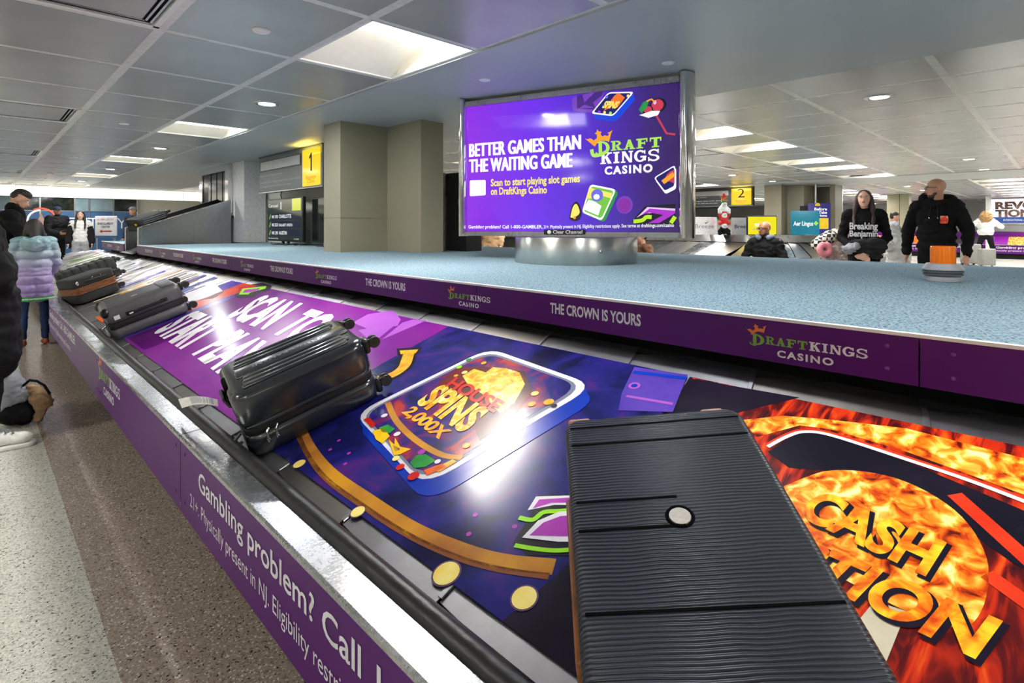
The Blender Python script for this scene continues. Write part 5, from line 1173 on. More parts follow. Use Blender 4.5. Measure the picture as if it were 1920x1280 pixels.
def person(lab, pos, H, off, skin='skin', top='cloth_k', bot='cloth_k', shoe='black', hair='hair_d', style='short', arms=None, seated=False, head_off=0, head_pitch=0, lean=0., bulk=1., group=None, vox=.012, hem=.90, seat=.48, collar=True, stance=.10, extra=None, legbulk=1., shrug=0., step=0., quilt=0.):
    """local axes: x = own right, y = forward, z = up; built for 1.75 m and scaled"""
    s = H / 1.75; rz = facing(pos, off)
    t = thing('person', lab, 'person', (pos[0], pos[1], 0), rz, group)
    dz = (seat - .88) if seated else 0.
    def q(x, y, z): return V3((x * s, (y + lean * max(0, (z - .95))) * s, z * s + (dz if seated else 0) if False else z * s + (dz * 1.0 if seated else 0)))
    hipz = .92
    hips = [q(-.095, 0, hipz), q(.095, 0, hipz)]
    if seated: knees = [q(-.16, .44, .90), q(.16, .44, .90)]; ankles = [V3((-.14 * s, .42 * s, .09)), V3((.14 * s, .42 * s, .09))]
    else: knees = [V3((-stance * s, .015, .49 * s)), V3((stance * s, .03, .49 * s))]; ankles = [V3((-stance * 1.1 * s, -.02, .085 * s)), V3((stance * 1.1 * s, 0.0, .085 * s))]; ankles[0].y -= step; knees[0].y -= step * .5
    sh = [q(-.185, 0, 1.43 + shrug), q(.185, 0, 1.43 + shrug)]
    da = [((-.235, -.02, 1.14), (-.25, .05, .90), (0, .12, -1), (0, 1, 0)), ((.235, -.02, 1.14), (.25, .05, .90), (0, .12, -1), (0, 1, 0))]
    arms = arms or da; arms = [a or b for a, b in zip(arms, da)]
    A_ = []
    for (e, w_, hd_, th) in arms: A_.append((q(*e), q(*w_), V3(hd_), V3(th)))
    hc = q(0, .02, 1.635); Rh = Matrix.Translation(hc) @ Matrix.Rotation(R(-head_off), 4, 'Z') @ Matrix.Rotation(R(-head_pitch), 4, 'X')
    hp = lambda x, y, z: Rh @ V3((x * s, y * s, z * s))
    RI = Rh.to_3x3().to_4x4()
    caps = [('e', hp(0, -.005, .03), (.076 * s, .094 * s, .088 * s), RI), ('e', hp(0, .018, -.03), (.060 * s, .074 * s, .085 * s), RI), ('e', hp(0, .05, -.085), (.034 * s, .034 * s, .03 * s), RI),
            ('c', hp(0, .084, .0), hp(0, .105, -.028), .010 * s, .014 * s), ('e', hp(-.076, -.005, -.005), (.010 * s, .020 * s, .032 * s), RI), ('e', hp(.076, -.005, -.005), (.010 * s, .020 * s, .032 * s), RI),
            ('e', hp(0, .078, -.055), (.026 * s, .016 * s, .012 * s), RI), ('e', hp(0, .072, .028), (.05 * s, .02 * s, .012 * s), RI),
            ('c', q(0, -.01, 1.42), hp(0, -.02, -.06), .056 * s, .050 * s), ('c', sh[0], sh[1], .06 * s, .06 * s), ('e', q(0, 0, 1.28), (.16 * s, .10 * s, .19 * s)), ('e', q(0, 0, 1.05), (.135 * s, .09 * s, .16 * s)), ('e', q(0, -.01, .93), (.155 * s, .10 * s, .11 * s))]
    for i in (0, 1):
        e, w_, hd_, th = A_[i]
        caps += [('c', sh[i], e, .047 * s, .038 * s), ('c', e, w_, .038 * s, .024 * s)] + hand_caps(w_, hd_, th, .35, s)
        lb = min(1, legbulk); caps += [('c', hips[i], knees[i], .080 * s * lb, .052 * s * lb), ('c', knees[i], ankles[i], .052 * s * lb, .036 * s), ('c', ankles[i], ankles[i] + V3((0, .13 * s, -.04 * s)), .035 * s, .026 * s)]
    fuse(caps, vox * .75, 'body', skin, t, 1)
    # clothes
    B = bulk
    tc = [('c', V3(sh[0]) + V3((.02, 0, 0)), V3(sh[1]) - V3((.02, 0, 0)), .078 * s * B, .078 * s * B), ('e', q(0, .005, 1.30), (.185 * s * B, .125 * s * B, .19 * s)), ('e', q(0, .01, 1.10), (.175 * s * B, .125 * s * B, .20 * s)), ('e', q(0, .0, max(hem + .07, .97)), (.18 * s * B, .125 * s * B, .10 * s))]
    if hem < .85: tc += [('c', q(-.06, 0, .95), q(-.07, 0, hem), .12 * s * B, .125 * s * B), ('c', q(.06, 0, .95), q(.07, 0, hem), .12 * s * B, .125 * s * B)]
    for i in (0, 1):
        e, w_ = A_[i][0], A_[i][1]; w2 = e.lerp(w_, .93)
        tc += [('c', sh[i], e, .066 * s * B, .058 * s * B), ('c', e, w2, .058 * s * B, .043 * s * B)]
    if collar: tc += [('c', q(-.02, -.01, 1.47), q(.02, -.01, 1.48), .068 * s, .068 * s)]
    fuse(tc, vox if not quilt else .009, 'top', top, t, wr=.014 if not quilt else .006, wf=7., quilt=quilt)
    bt = [('e', q(0, -.01, .93), (.17 * s * legbulk, .115 * s, .11 * s))]
    for i in (0, 1): bt += [('c', hips[i], knees[i], .092 * s * legbulk, .066 * s * legbulk), ('c', knees[i], ankles[i].lerp(knees[i], .06), .066 * s * legbulk, .052 * s * legbulk)]
    fuse(bt, vox, 'trousers', bot, t, wr=.007, wf=8.)
    for i in (0, 1):
        a = ankles[i]
        fuse([('c', a + V3((0, -.03 * s, -.035 * s)), a + V3((0, .12 * s, -.045 * s)), .042 * s, .038 * s), ('c', a + V3((0, .0, -.01)), a + V3((0, .05 * s, -.03 * s)), .042 * s, .036 * s)], .01, 'shoe', shoe, t)
    # face
    for i in (-1, 1):
        ey = MB().ell(hp(i * .030, .081, .008), (.0125 * s, .008 * s, .008 * s), 'eye', 10).build('eye', t)
        MB().ell(hp(i * .030, .088, .008), (.0055 * s, .004 * s, .0055 * s), 'iris', 8).build('iris', ey)
        MB().cyl(hp(i * .016, .088, .027), hp(i * .046, .080, .028), .0038 * s, hair if style != 'bald' else 'hair_d', n=6).build('eyebrow', t)
    MB().ell(hp(0, .094, -.057), (.022 * s, .006 * s, .0055 * s), 'lip', 10).build('mouth', t)
    if style == 'short': fuse([('e', hp(0, -.014, .050), (.082 * s, .098 * s, .080 * s), RI), ('e', hp(0, -.05, .0), (.076 * s, .055 * s, .07 * s), RI)], .010, 'hair', hair, t)
    if style == 'fade': fuse([('e', hp(0, .004, .075), (.072 * s, .094 * s, .058 * s), RI), ('e', hp(0, -.035, .03), (.079 * s, .068 * s, .06 * s), RI)], .010, 'hair', hair, t)
    if style == 'cap':
        fuse([('e', hp(0, -.008, .060), (.086 * s, .102 * s, .066 * s), RI), ('e', hp(0, .09, .048), (.062 * s, .062 * s, .010 * s), RI)], .010, 'cap', extra or 'cloth_n', t); fuse([('e', hp(0, -.04, .01), (.080 * s, .066 * s, .055 * s), RI)], .01, 'hair', hair, t)
    if style in ('long', 'longback'):
        hs = [('e', hp(0, -.018, .045), (.088 * s, .098 * s, .080 * s), RI), ('e', hp(0, -.045, -.04), (.090 * s, .065 * s, .11 * s), RI)]
        for i in (-1, 1): hs += [('c', hp(i * .074, -.015, .03), hp(i * .095, .005, -.12), .028 * s, .034 * s), ('c', hp(i * .095, .005, -.12), hp(i * .105, .03, -.27), .034 * s, .020 * s)]
        hs += [('c', hp(0, -.06, 0), hp(0, -.085, -.26), .07 * s, .06 * s)] + [('c', hp(i * .105, .03, -.25), hp(i * .10, .085, -.36), .030 * s, .018 * s) for i in (-1, 1)]
        fuse(hs, .011, 'hair', hair, t)
    if style == 'messy': fuse([('e', hp(0, -.02, .04), (.125 * s, .12 * s, .10 * s), RI), ('e', hp(.01, -.09, -.07), (.17 * s, .10 * s, .19 * s), RI), ('c', hp(-.05, -.09, -.1), hp(-.06, -.11, -.24), .07 * s, .05 * s)], .012, 'hair', hair, t, wr=.03, wf=12)
    t['_h'] = 0; del t['_h']
    return t, q, hp, s, RI
def chin_beard(t, hp, s, RI, m='hair_d'): fuse([('e', hp(0, .045, -.085), (.044 * s, .044 * s, .034 * s), RI), ('c', hp(-.055, .02, -.06), hp(0, .066, -.09), .018 * s, .020 * s), ('c', hp(.055, .02, -.06), hp(0, .066, -.09), .018 * s, .020 * s), ('c', hp(-.022, .088, -.045), hp(.022, .088, -.045), .007 * s, .007 * s)], .008, 'beard', m, t)
def spectacles(t, hp, s):
    g_ = MB()
    for i in (-1, 1):
        c = [hp(i * .032 + .024 * math.cos(R(a)), .098, .008 + .017 * math.sin(R(a))) for a in range(0, 361, 30)]; g_.tube(c, .0028 * s, 'glass_f', 6); g_.tube([hp(i * .056, .096, .012), hp(i * .079, .0, .012)], .0026 * s, 'glass_f', 6)
    g_.tube([hp(-.009, .1, .012), hp(.009, .1, .012)], .0026 * s, 'glass_f', 6); g_.build('spectacles', t)

# bald man in a black hoodie
pb = at_d(1756, 6.7); side = lambda x: x
t, q, hp, s, RI = person('bald bearded man in glasses and a black hooded sweatshirt, looking left beyond the amber beacon', pb, 1.83, 12, 'skin', 'cloth_k', 'cloth_k', 'black', style='bald', head_off=66, head_pitch=2, bulk=1.12,
    arms=[((-.285, -.03, 1.14), (-.285, .06, .86), (0, .15, -1), (.3, 1, 0)), ((.285, -.03, 1.14), (.28, .06, .86), (0, .15, -1), (-.3, 1, 0))], shrug=.0)
chin_beard(t, hp, s, RI, 'hair_br'); spectacles(t, hp, s)
fuse([('c', q(-.11, -.10, 1.50), q(.13, -.11, 1.52), .075, .08), ('e', q(.10, -.09, 1.54), (.10, .07, .07)), ('c', q(-.10, .05, 1.46), q(.0, .10, 1.42), .04, .035), ('c', q(.10, .05, 1.46), q(.0, .10, 1.42), .04, .035)], .014, 'hood', 'cloth_k', t)
for i in (-.035, .03): MB().tube([q(i, .125, 1.43), q(i * 1.2, .15, 1.30)], .004, 'cloth_k2', 6).ell(q(i * 1.2, .152, 1.29), (.008, .006, .01), 'alu', 8).build('drawstring', t)
MT['emblem'] = blobs_mat('emblem_red_white', [(190, 40, 30), (230, 90, 50), (230, 225, 220)], 22, .7)
m_ = MB(); E0 = q(-.10, .150, 1.27); vs = [E0 + V3((.045 * math.cos(R(a)), -.012 * math.cos(R(a)), .055 * math.sin(R(a)) + .01 * math.sin(R(a * 3)))) for a in range(0, 360, 20)]
m_.add(vs, [tuple(range(len(vs)))], 'emblem'); m_.build('chest_emblem', t)
# woman in band sweatshirt
pw = at_d(1620, 7.0)
t, q, hp, s, RI = person('long-haired woman in a black sweatshirt lettered in white, holding a grey jacket', pw, 1.71, 2, 'skin3', 'cloth_k', 'cloth_k', 'black', 'hair_r', 'long', bulk=.96, head_pitch=-6,
    arms=[((-.255, -.02, 1.13), (-.06, .24, .92), (.9, .1, -.25), (0, .2, 1)), ((.255, -.02, 1.13), (.06, .24, .90), (-.9, .1, -.3), (0, .2, 1))])
SP = Print(MW[t.name] @ q(0, .148, 1.25), MW[t.name].to_3x3() @ V3((-1, 0, 0)), V3((0, 0, 1)), .006, .001)
SP.text('Breaking', (-.15, -.01), (.15, -.01), (-.15, .075), 'offwhite', 0, bold=.03); SP.text('Benjamin', (-.15, -.10), (.15, -.10), (-.15, -.025), 'offwhite', 0, bold=.03)
SP.build('sweatshirt_letters', t)
fuse([('c', q(.10, .24, 1.02), q(-.10, .24, 1.04), .075, .09), ('e', q(-.13, .22, 1.02), (.12, .09, .10)), ('c', q(-.05, .26, 1.0), q(-.15, .22, .90), .06, .05)], .014, 'x', 'cloth_k2', None, wr=.026, wf=9, label='dark jacket draped over the long-haired woman\'s forearms', cat='jacket').name = 'jacket'
jk = bpy.data.objects['jacket']; jk.matrix_world = MW[t.name] @ Matrix.Translation(jk.location)
fuse([('e', q(.15, .29, .99), (.08, .05, .065)), ('e', q(.09, .33, 1.02), (.06, .04, .05))], .012, 'x', 'cloth_g', None, wr=.02, wf=14, label='grey scarf bundle in the long-haired woman\'s arms', cat='scarf').name = 'scarf'
jk = bpy.data.objects['scarf']; jk.matrix_world = MW[t.name] @ Matrix.Translation(jk.location)
# seated bald man
pm = at_d(1434, 8.3)
t, q, hp, s, RI = person('bearded bald man seated in a black jacket with a neck pillow, before the second carousel', pm, 1.74, 10, 'skin2', 'cloth_k', 'cloth_n', 'black', style='bald', seated=True, head_off=38, head_pitch=3, bulk=1.08, seat=.46,
    arms=[((-.30, .06, 1.12), (-.07, .30, .98), (.9, .3, -.1), (0, .2, 1)), ((.30, .06, 1.12), (.08, .30, .97), (-.9, .3, -.1), (0, .2, 1))])
chin_beard(t, hp, s, RI); spectacles(t, hp, s)
cp = [q(.105 * math.sin(R(a)), -.005 - .10 * math.cos(R(a)), 1.53 - .03 * abs(math.cos(R(a)))) for a in range(-140, 141, 35)]
npo = fuse([('c', a, b, .042, .042) for a, b in zip(cp, cp[1:])], .012, 'x', 'pill_b', None, label='grey blue travel pillow around the seated man\'s neck', cat='neck pillow'); npo.name = 'neck_pillow'; npo.matrix_world = MW[t.name] @ Matrix.Translation(npo.location)
pv = MW[t.name] @ V3((0, -.06, 0))
MB().rbox2((-.3, -.22, 0), (.3, .10, .43), .05, .02, 'cloth_n', T=Matrix.Translation(pv) @ Matrix.Rotation(facing(pm, 10), 4, 'Z')).build('seat_case', None, 'navy trunk the bearded man sits on', 'suitcase')
# child in puffer jacket
pc_ = at_d(64, 5.72)
MT['puffer_child'] = ramp_mat('puffer_blue_to_lilac', 2, [(0, (138, 114, 166)), (.42, (150, 134, 178)), (.72, (156, 170, 186)), (1, (128, 164, 172))], .5, lo=.52, hi=1.12)
t, q, hp, s, RI = person('child seen from behind in a pale blue and lilac puffer jacket with a striped hem', pc_, 1.32, 172, 'skin', 'puffer_child', 'legging', 'shoe_b', 'hair_d', 'long', bulk=1.12, head_pitch=16, hem=.74, legbulk=.80, stance=.11, collar=False, quilt=.088,
    arms=[((-.25, .06, 1.14), (-.22, .20, .98), (0, 1, .1), (0, 0, 1)), ((.25, .06, 1.14), (.22, .2, .98), (0, 1, .1), (0, 0, 1))])
fuse([('e', q(0, -.13, 1.42), (.13, .07, .075)), ('c', q(-.10, -.09, 1.45), q(.10, -.09, 1.45), .05, .05)], .009, 'hood', 'puffer_child', t, wr=.016, wf=13)
for z, m_ in ((.635, 'igreen'), (.65, 'offwhite'), (.665, 'igreen')):
    mb_ = MB(); n = 28; rx, ry = .185 * s * 1.13, .132 * s * 1.12
    vs = []
    for zz in (0, .018):
        for k_ in range(n): vs.append(q(0, 0, z) * 1 + V3((rx * 1.02 * math.cos(2 * math.pi * k_ / n), ry * 1.12 * math.sin(2 * math.pi * k_ / n), zz)))
    mb_.add(vs, [(k_, (k_ + 1) % n, n + (k_ + 1) % n, n + k_) for k_ in range(n)], m_, True); mb_.build('hem_stripe', t)
# man leaning over the child
pj = at_d(6, 6.1)
t, q, hp, s, RI = person('dark-haired bearded man in a high black collar, bending with a hand on the child\'s back', pj, 1.66, -78, 'skin', 'cloth_k', 'cloth_k', 'black', 'hair_d', 'fade', lean=.18, head_pitch=26, bulk=1.15,
    arms=[((-.26, .10, 1.12), (-.20, .28, .98), (.3, 1, -.2), (0, 0, 1)), ((.22, .20, 1.16), (.02, .36, 1.04), (-.2, 1, -.1), (.2, 0, 1))])
chin_beard(t, hp, s, RI)
fuse([('c', q(-.03, .02, 1.45), hp(0, -.0, -.115), .085, .080)], .012, 'collar', 'cloth_k', t)
# adult close at the left edge
pk = at_d(-26, 3.08)
t, q, hp, s, RI = person('adult in a long black coat and white trainers cut off by the left edge', pk, 1.56, -86, 'skin', 'puffer_k', 'cloth_k', 'black', 'hair_br', 'long', lean=-.20, bulk=1.34, hem=.58, vox=.014, stance=.09, step=.34,
    arms=[((-.22, -.02, 1.12), (-.16, .02, .95), (0, .1, -1), (0, 1, 0)), ((.24, .10, 1.10), (.13, .06, .93), (-.3, -.3, -1), (0, 1, 0))])
fuse([('c', q(.06, .02, 1.50), q(.08, .13, 1.36), .03, .02)], .01, 'hair_lock', 'hair_br', t)
for o in [c for c in t.children if c.name.startswith('shoe')]: bpy.data.objects.remove(o)
for sx in (-1, 1):
    ax = sx * .10 * s; oy = -.34 if sx < 0 else 0; base = V3((ax, -.02 + oy, 0))
    sh_ = fuse([('c', base + V3((0, -.06, .07)), base + V3((0, .14, .055)), .044, .034), ('c', base + V3((0, -.05, .105)), base + V3((0, .06, .078)), .044, .040), ('e', base + V3((0, .165, .05)), (.042, .060, .034))], .007, 'shoe', 'shoe_w', t)
    MB().rbox2((ax - .045, -.135 + oy, 0), (ax + .045, .215 + oy, .024), .043, .006, 'shoe_w').build('sole', sh_)
    for k_ in range(4): MB().tube([(ax - .028, .035 + oy + k_ * .024, .119 - k_ * .010), (ax + .028, .047 + oy + k_ * .024, .119 - k_ * .010)], .0045, 'igrey', 6).build('lace', sh_)
# three travellers far left
t, q, hp, s, RI = person('bearded man in a dark cap and black jacket standing by the far partition', at_d(107, 14), 1.75, -30, 'skin2', 'puffer_k', 'cloth_k', 'black', 'hair_d', 'cap', bulk=1.35, vox=.016, head_off=25, head_pitch=4, arms=[None, ((.28, .1, 1.15), (.12, .26, 1.06), (-1, .2, 0), (0, 0, 1))])
chin_beard(t, hp, s, RI)
t, q, hp, s, RI = person('dark-haired woman in a white top, dark jacket and grey trousers near the far partition', at_d(151, 13.5), 1.62, 5, 'skin3', 'cloth_w', 'cloth_g', 'black', 'hair_d', 'long', vox=.016, head_pitch=-8, legbulk=1.2)
fuse([('c', q(-.15, -.02, 1.42), q(-.19, -.02, .84), .075, .085), ('c', q(.15, -.02, 1.42), q(.19, -.02, .84), .075, .085), ('c', q(-.15, -.08, 1.38), q(.15, -.08, 1.38), .05, .05), ('e', q(0, -.1, 1.12), (.2, .05, .3)), ('c', q(-.18, 0, 1.42), q(-.25, 0, 1.12), .062, .06), ('c', q(-.25, 0, 1.12), q(-.26, .05, .93), .06, .055), ('c', q(.18, 0, 1.42), q(.25, 0, 1.12), .062, .06), ('c', q(.25, 0, 1.12), q(.26, .05, .93), .06, .055)], .016, 'open_jacket', 'puffer_k', t)
person('man in a pale cap behind the suitcase on the chute', at_d(250, 15.2), 1.79, 40, 'skin', 'cloth_n', 'cloth_k', 'black', 'hair_br', 'cap', vox=.018, extra='cloth_g')
# blonde woman and hooded traveller, right
t, q, hp, s, RI = person('blonde woman from behind with raised arms, white sweater and black trousers', at_d(1848, 18.0), 1.72, 178, 'skin3', 'cloth_w', 'cloth_k', 'shoe_w', 'hair_b', 'messy', vox=.016, bulk=1.3, stance=.19, hem=1.02,
    arms=[((-.40, .0, 1.24), (-.16, .02, 1.50), (.8, 0, .5), (0, 0, 1)), ((.40, .0, 1.24), (.16, .02, 1.50), (-.8, 0, .5), (0, 0, 1))])
t, q, hp, s, RI = person('dark-haired traveller in a grey hoodie turned right, between the standing couple', at_d(1676, 12.0), 1.56, -95, 'skin', 'cloth_g', 'cloth_k2', 'black', 'hair_d', 'short', vox=.016, bulk=1.15, head_pitch=8)
bp_ = fuse([('e', q(0, -.26, 1.22), (.17, .11, .24)), ('e', q(0, -.33, 1.12), (.13, .07, .14))], .014, 'x', 'cloth_k', None, label='black and yellow backpack beside the grey hooded traveller', cat='backpack'); bp_.name = 'backpack'
bp_.matrix_world = MW[t.name] @ Matrix.Rotation(math.pi, 4, 'Z') @ Matrix.Translation(bp_.location)
# seated traveller in brown, mostly behind the drum
person('seated traveller in a brown jacket partly hidden behind the steel drum', at_d(1204, 8.3), 1.6, 60, 'skin', 'brown_c', 'cloth_k', 'black', 'hair_d', 'short', seated=True, bulk=1.25, vox=.016)
person('distant traveller in a tan coat glimpsed under the board', at_d(922, 11.0), 1.7, 30, 'skin', 'tan_c', 'cloth_k', 'black', 'hair_br', 'short', bulk=1.2, vox=.018, hem=.7)
person('distant traveller in blue denim glimpsed beside the black cabinet', at_d(896, 11.6), 1.7, -20, 'skin', 'denim', 'denim', 'black', 'hair_d', 'short', bulk=1.1, vox=.018)

# ------------------------------------------------------------------ bags on the floor at the left edge
def blobthing(name, lab, cat, caps, m, vox=.012, **k):
    o = fuse(caps, vox, name, m, None, label=lab, cat=cat, **k); return o
gb = on_z(2, 800, 0.0)
F_ = V3((SY, CYW, 0)); Rv = V3((CYW, -SY, 0))
g3 = lambda r_, f_, z_: gb + Rv * r_ + F_ * f_ + V3((0, 0, z_))
bo = g3(.09, .04, 0); bk = thing('duffel_bag', 'black bag on the floor beside the white trainer', 'bag', bo)
L2 = lambda v: v - bo
fuse([('c', L2(g3(.03, .04, .075)), L2(g3(.11, .04, .07)), .075, .068), ('c', L2(g3(.02, .05, .13)), L2(g3(.08, .05, .12)), .06, .05)], .010, 'body', 'cloth_k', bk, wr=.008, wf=14)
blobthing('sweater', 'pale grey sweater bundled over the black bag', 'clothing', [('c', g3(.01, .04, .30), g3(.06, .03, .25), .045, .05), ('c', g3(.02, .02, .22), g3(.09, .02, .20), .060, .050), ('c', g3(-.02, .02, .15), g3(.10, .02, .19), .045, .045), ('c', g3(.0, .0, .12), g3(.03, .0, .16), .03, .04)], 'cloth_g', .009, wr=.016, wf=13)
to = g3(.20, .06, 0); tt = thing('tote_bag', 'slumped tan canvas bag with a black strap beside the black bag', 'bag', to); L2 = lambda v: v - to
fuse([('c', L2(g3(.16, .06, .21)), L2(g3(.235, .06, .15)), .030, .035), ('c', L2(g3(.17, .06, .16)), L2(g3(.225, .07, .12)), .04, .03), ('c', L2(g3(.20, .06, .12)), L2(g3(.175, .06, .03)), .036, .026), ('c', L2(g3(.13, .06, .22)), L2(g3(.19, .06, .19)), .025, .02)], .008, 'body', 'tan_c', tt, wr=.012, wf=16)
MB().tube([L2(g3(*p)) for p in ((.12, .02, .25), (.16, .02, .285), (.205, .02, .28), (.245, .03, .25), (.262, .05, .19))], .0075, 'cloth_k', 8).build('strap', tt)

# ------------------------------------------------------------------ sign stand far left
ss = at_d(199, 12.4); st_ = thing('floor_sign', 'white floor sign with a red arrow pointing left before the blue partition', 'sign', ss, math.atan2(-ss.x, ss.y) * 0 - R(44.6) + math.atan((199 - 960) / 1025) * -1 * 0)
MT['redp'] = mat('sign_red', (170, 34, 30), .4); MT['inkd'] = mat('sign_ink', (34, 40, 70), .4)
hz = lambda py: (HC + (CY - py) / FPX * 12.4)
st_.rotation_euler = (0, 0, R(-44.6)); MW[st_.name] = Matrix.Translation(ss) @ Matrix.Rotation(R(-44.6), 4, 'Z'); st_.matrix_world = MW[st_.name]
MB().rbox((-.245, -.015, hz(442)), (.245, .015, hz(405)), .01, 'offwhite').build('panel', st_)
MB().rbox((-.25, -.02, hz(446)), (.25, .02, hz(442)), .004, 'bglass').build('lower_bar', st_)
for x in (-.2, .2): MB().cyl((x, 0, .02), (x, 0, hz(442)), .014, 'alu').build('post', st_)
MB().rbox((-.3, -.2, 0), (.3, .2, .03), .01, 'alu').build('foot', st_)
S = Print((0, -.0155, 0), (1, 0, 0), (0, 0, 1), .001, .001)
S.text('GLOBAL ENTRY', (-.19, hz(413)), (.19, hz(413)), (-.19, hz(409.5)), 'redp', 0, bold=.01); S.text('ENROLLMENT', (-.18, hz(421)), (.18, hz(421)), (-.18, hz(417)), 'inkd', 0, bold=.03); S.text('CENTER', (-.10, hz(427)), (.10, hz(427)), (-.10, hz(423.2)), 'inkd', 0, bold=.03)
z_ = hz(433.5); S.poly([(-.14, z_), (-.08, z_ + .04), (-.08, z_ + .015), (.14, z_ + .015), (.14, z_ - .015), (-.08, z_ - .015), (-.08, z_ - .04)], 'redp', 0)
S.build('sign_print', st_, world=False)

# ------------------------------------------------------------------ CAROUSEL 2 (bare steel, like the first)
DX = 12.84
car2 = thing('baggage_carousel', 'second bare steel baggage carousel with fanned slats, beyond the carpeted platform', 'carousel', (16.2, 9, 0))
px0 = PX0 + DX; cxr = px0 + 1.7; cyr = 6.1
def track(off):          # plan outline of the front (+ rounded near end) at a distance off from the platform edge
    r_ = 1.7 + off; pts = [(px0 - off, 16.0), (px0 - off, cyr)]
    for a in range(0, 181, 9): pts.append((cxr - r_ * math.cos(R(a)), cyr - r_ * math.sin(R(a))))
    pts.append((cxr + r_, 16.0)); return pts
def band(mb, o0, z0, o1, z1, m, smooth=True):
    a, b = track(o0), track(o1); vs = [(x, y, z0) for x, y in a] + [(x, y, z1) for x, y in b]; n_ = len(a)
    mb.add(vs, [(i, n_ + i, n_ + i + 1, i + 1) for i in range(n_ - 1)], m, smooth); return mb
m_ = MB(); a = track(0); m_.add([(x, y, PZ + .05) for x, y in a], [tuple(range(len(a)))], 'panel'); band(m_, 0, PZ + .05, 0, PB, 'steelb'); m_.build('platform_band', car2, world=True)
band(MB(), .06, PB, .06, .2, 'dark').build('core', car2, world=True)
m_ = MB(); band(m_, 1.22, .49, 1.14, .50, 'ledge'); band(m_, 1.22, .49, 1.22, .2, 'panel'); band(m_, 1.14, .50, 1.10, .42, 'rubber'); m_.build('outer_rim', car2, world=True)
def tpt(o, u_):           # u_: arc length parameter along the platform edge
    if u_ < 0: return (px0 - o, cyr - u_)
    if u_ < math.pi * 1.7: th = u_ / 1.7; return (cxr - (1.7 + o) * math.cos(th), cyr - (1.7 + o) * math.sin(th))
    return (cxr + 1.7 + o, cyr + (u_ - math.pi * 1.7))
u_ = -9.5; i = 0
while u_ < math.pi * 1.7:
    st2 = .42 if u_ < 0 else .24; vs = []
    for j in range(7):
        f = j / 6; o = .05 + 1.05 * f; z = PB - .02 + (.44 - PB) * f; sk = (.25 * f ** 1.3)
        for kx, dz_ in ((0, .012), (st2 * .96, -.004)): x, y = tpt(o, u_ + kx - sk * (1.0 if u_ < 0 else .4)); vs.append((x, y, z + dz_))
    MB().add(vs, [(2 * j, 2 * j + 2, 2 * j + 3, 2 * j + 1) for j in range(6)], ('slat', 'slat2', 'ledge')[i % 3]).build('slat', car2, world=True)
    u_ += st2; i += 1
P2Z = PZ + .052
# columns on the second island
k0 = at_X(1433, 15.9); 
column('column', 15.9, 16.35, at_X(1465, 15.9).y, at_X(1433, 15.9).y, 'olive', 'olive column on the second carousel right of the yellow number 2', z0=P2Z, skirt=False)
column('column', 16.35, 17.6, at_X(1493, 15.9).y - .05, at_X(1465, 15.9).y, 'olive', 'wider olive column carrying the grey conduit', z0=P2Z, skirt=False)
column('column', 16.9, 17.6, at_X(1566, 16.9).y, at_X(1556, 16.9).y, 'olive', 'thin olive column edge right of the blue poster', z0=P2Z, skirt=False)
MB().box((17.55, at_X(1560, 17.5).y, P2Z), (17.6, at_X(1465, 17.5).y, CEIL - .012), 'olive').build('wall_panel', None, 'olive wall between the columns of the second carousel', 'wall panel')
cy_ = at_X(1529, 16.4)
cd_ = thing('conduit', 'grey conduit pipe dropping to a switch box beside the blue poster', 'conduit', (16.9, cy_.y, 1.8))
MB().cyl((16.4, cy_.y, 1.85), (16.4, cy_.y, CEIL - .012), .025, 'alu', n=10).build('pipe', cd_, world=True); MB().rbox((16.3, cy_.y - .12, 1.62), (16.42, cy_.y + .12, 1.88), .01, 'alu').build('switch_box', cd_, world=True)
bag_sign(15.85, at_X(1412, 15.85).y, at_X(1412, 15.85).y + 2.33, HC + .59, CEIL - .015, '2', 'dark hanging sign with a yellow lit number 2 above the second carousel', 'signdark')
# boards standing on island 2
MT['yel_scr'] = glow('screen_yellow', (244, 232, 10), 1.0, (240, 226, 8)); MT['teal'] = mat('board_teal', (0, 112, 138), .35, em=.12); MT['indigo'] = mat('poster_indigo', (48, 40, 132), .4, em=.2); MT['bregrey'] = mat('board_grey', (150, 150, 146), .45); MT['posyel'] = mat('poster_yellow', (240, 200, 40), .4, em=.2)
def board(name, lab, cat, px_a, px_b, d_, py_t, m, th=.03, base=P2Z, tilt=0):
    c = at_d((px_a + px_b) / 2, d_); a_ = R(-44.6); wd = (px_b - px_a) / FPX * d_; zt = HC + (CY - py_t) / FPX * d_
    t_ = thing(name, lab, cat, (c.x, c.y, base), a_); MB().rbox((-wd / 2, -th / 2, 0), (wd / 2, th / 2, zt - base), .006, m).build('panel', t_)
    return t_, wd, zt - base, Print((0, -th / 2, 0), (1, 0, 0), (0, 0, 1), .001, .001)
t_, wd, hh, S = board('airline_board', 'pale board with dark blue lettering left of the stacked Christmas figures', 'sign', 1300, 1344, 15.2, 407, 'offwhite')
S.text('Breeze', (-.28, .18), (.24, .18), (-.28, .29), 'inkd', 0, bold=-.01); S.poly([(-.02, .33), (.02, .30), (.12, .38), (.02, .33)], 'inkd', 0); S.build('board_letters', t_, world=False)
t_, wd, hh, S = board('airline_board', 'grey board with black lettering right of the stacked Christmas figures', 'sign', 1372, 1402, 15.4, 408, 'bregrey')
S.text('Breeze', (-.15, .18), (.32, .18), (-.15, .28), 'inkd', 0, bold=.02); S.build('board_letters', t_, world=False)
t_, wd, hh, S = board('yellow_screen', 'bright yellow screen behind the seated man', 'screen', 1400, 1456, 14.3, 404, 'black', .06)
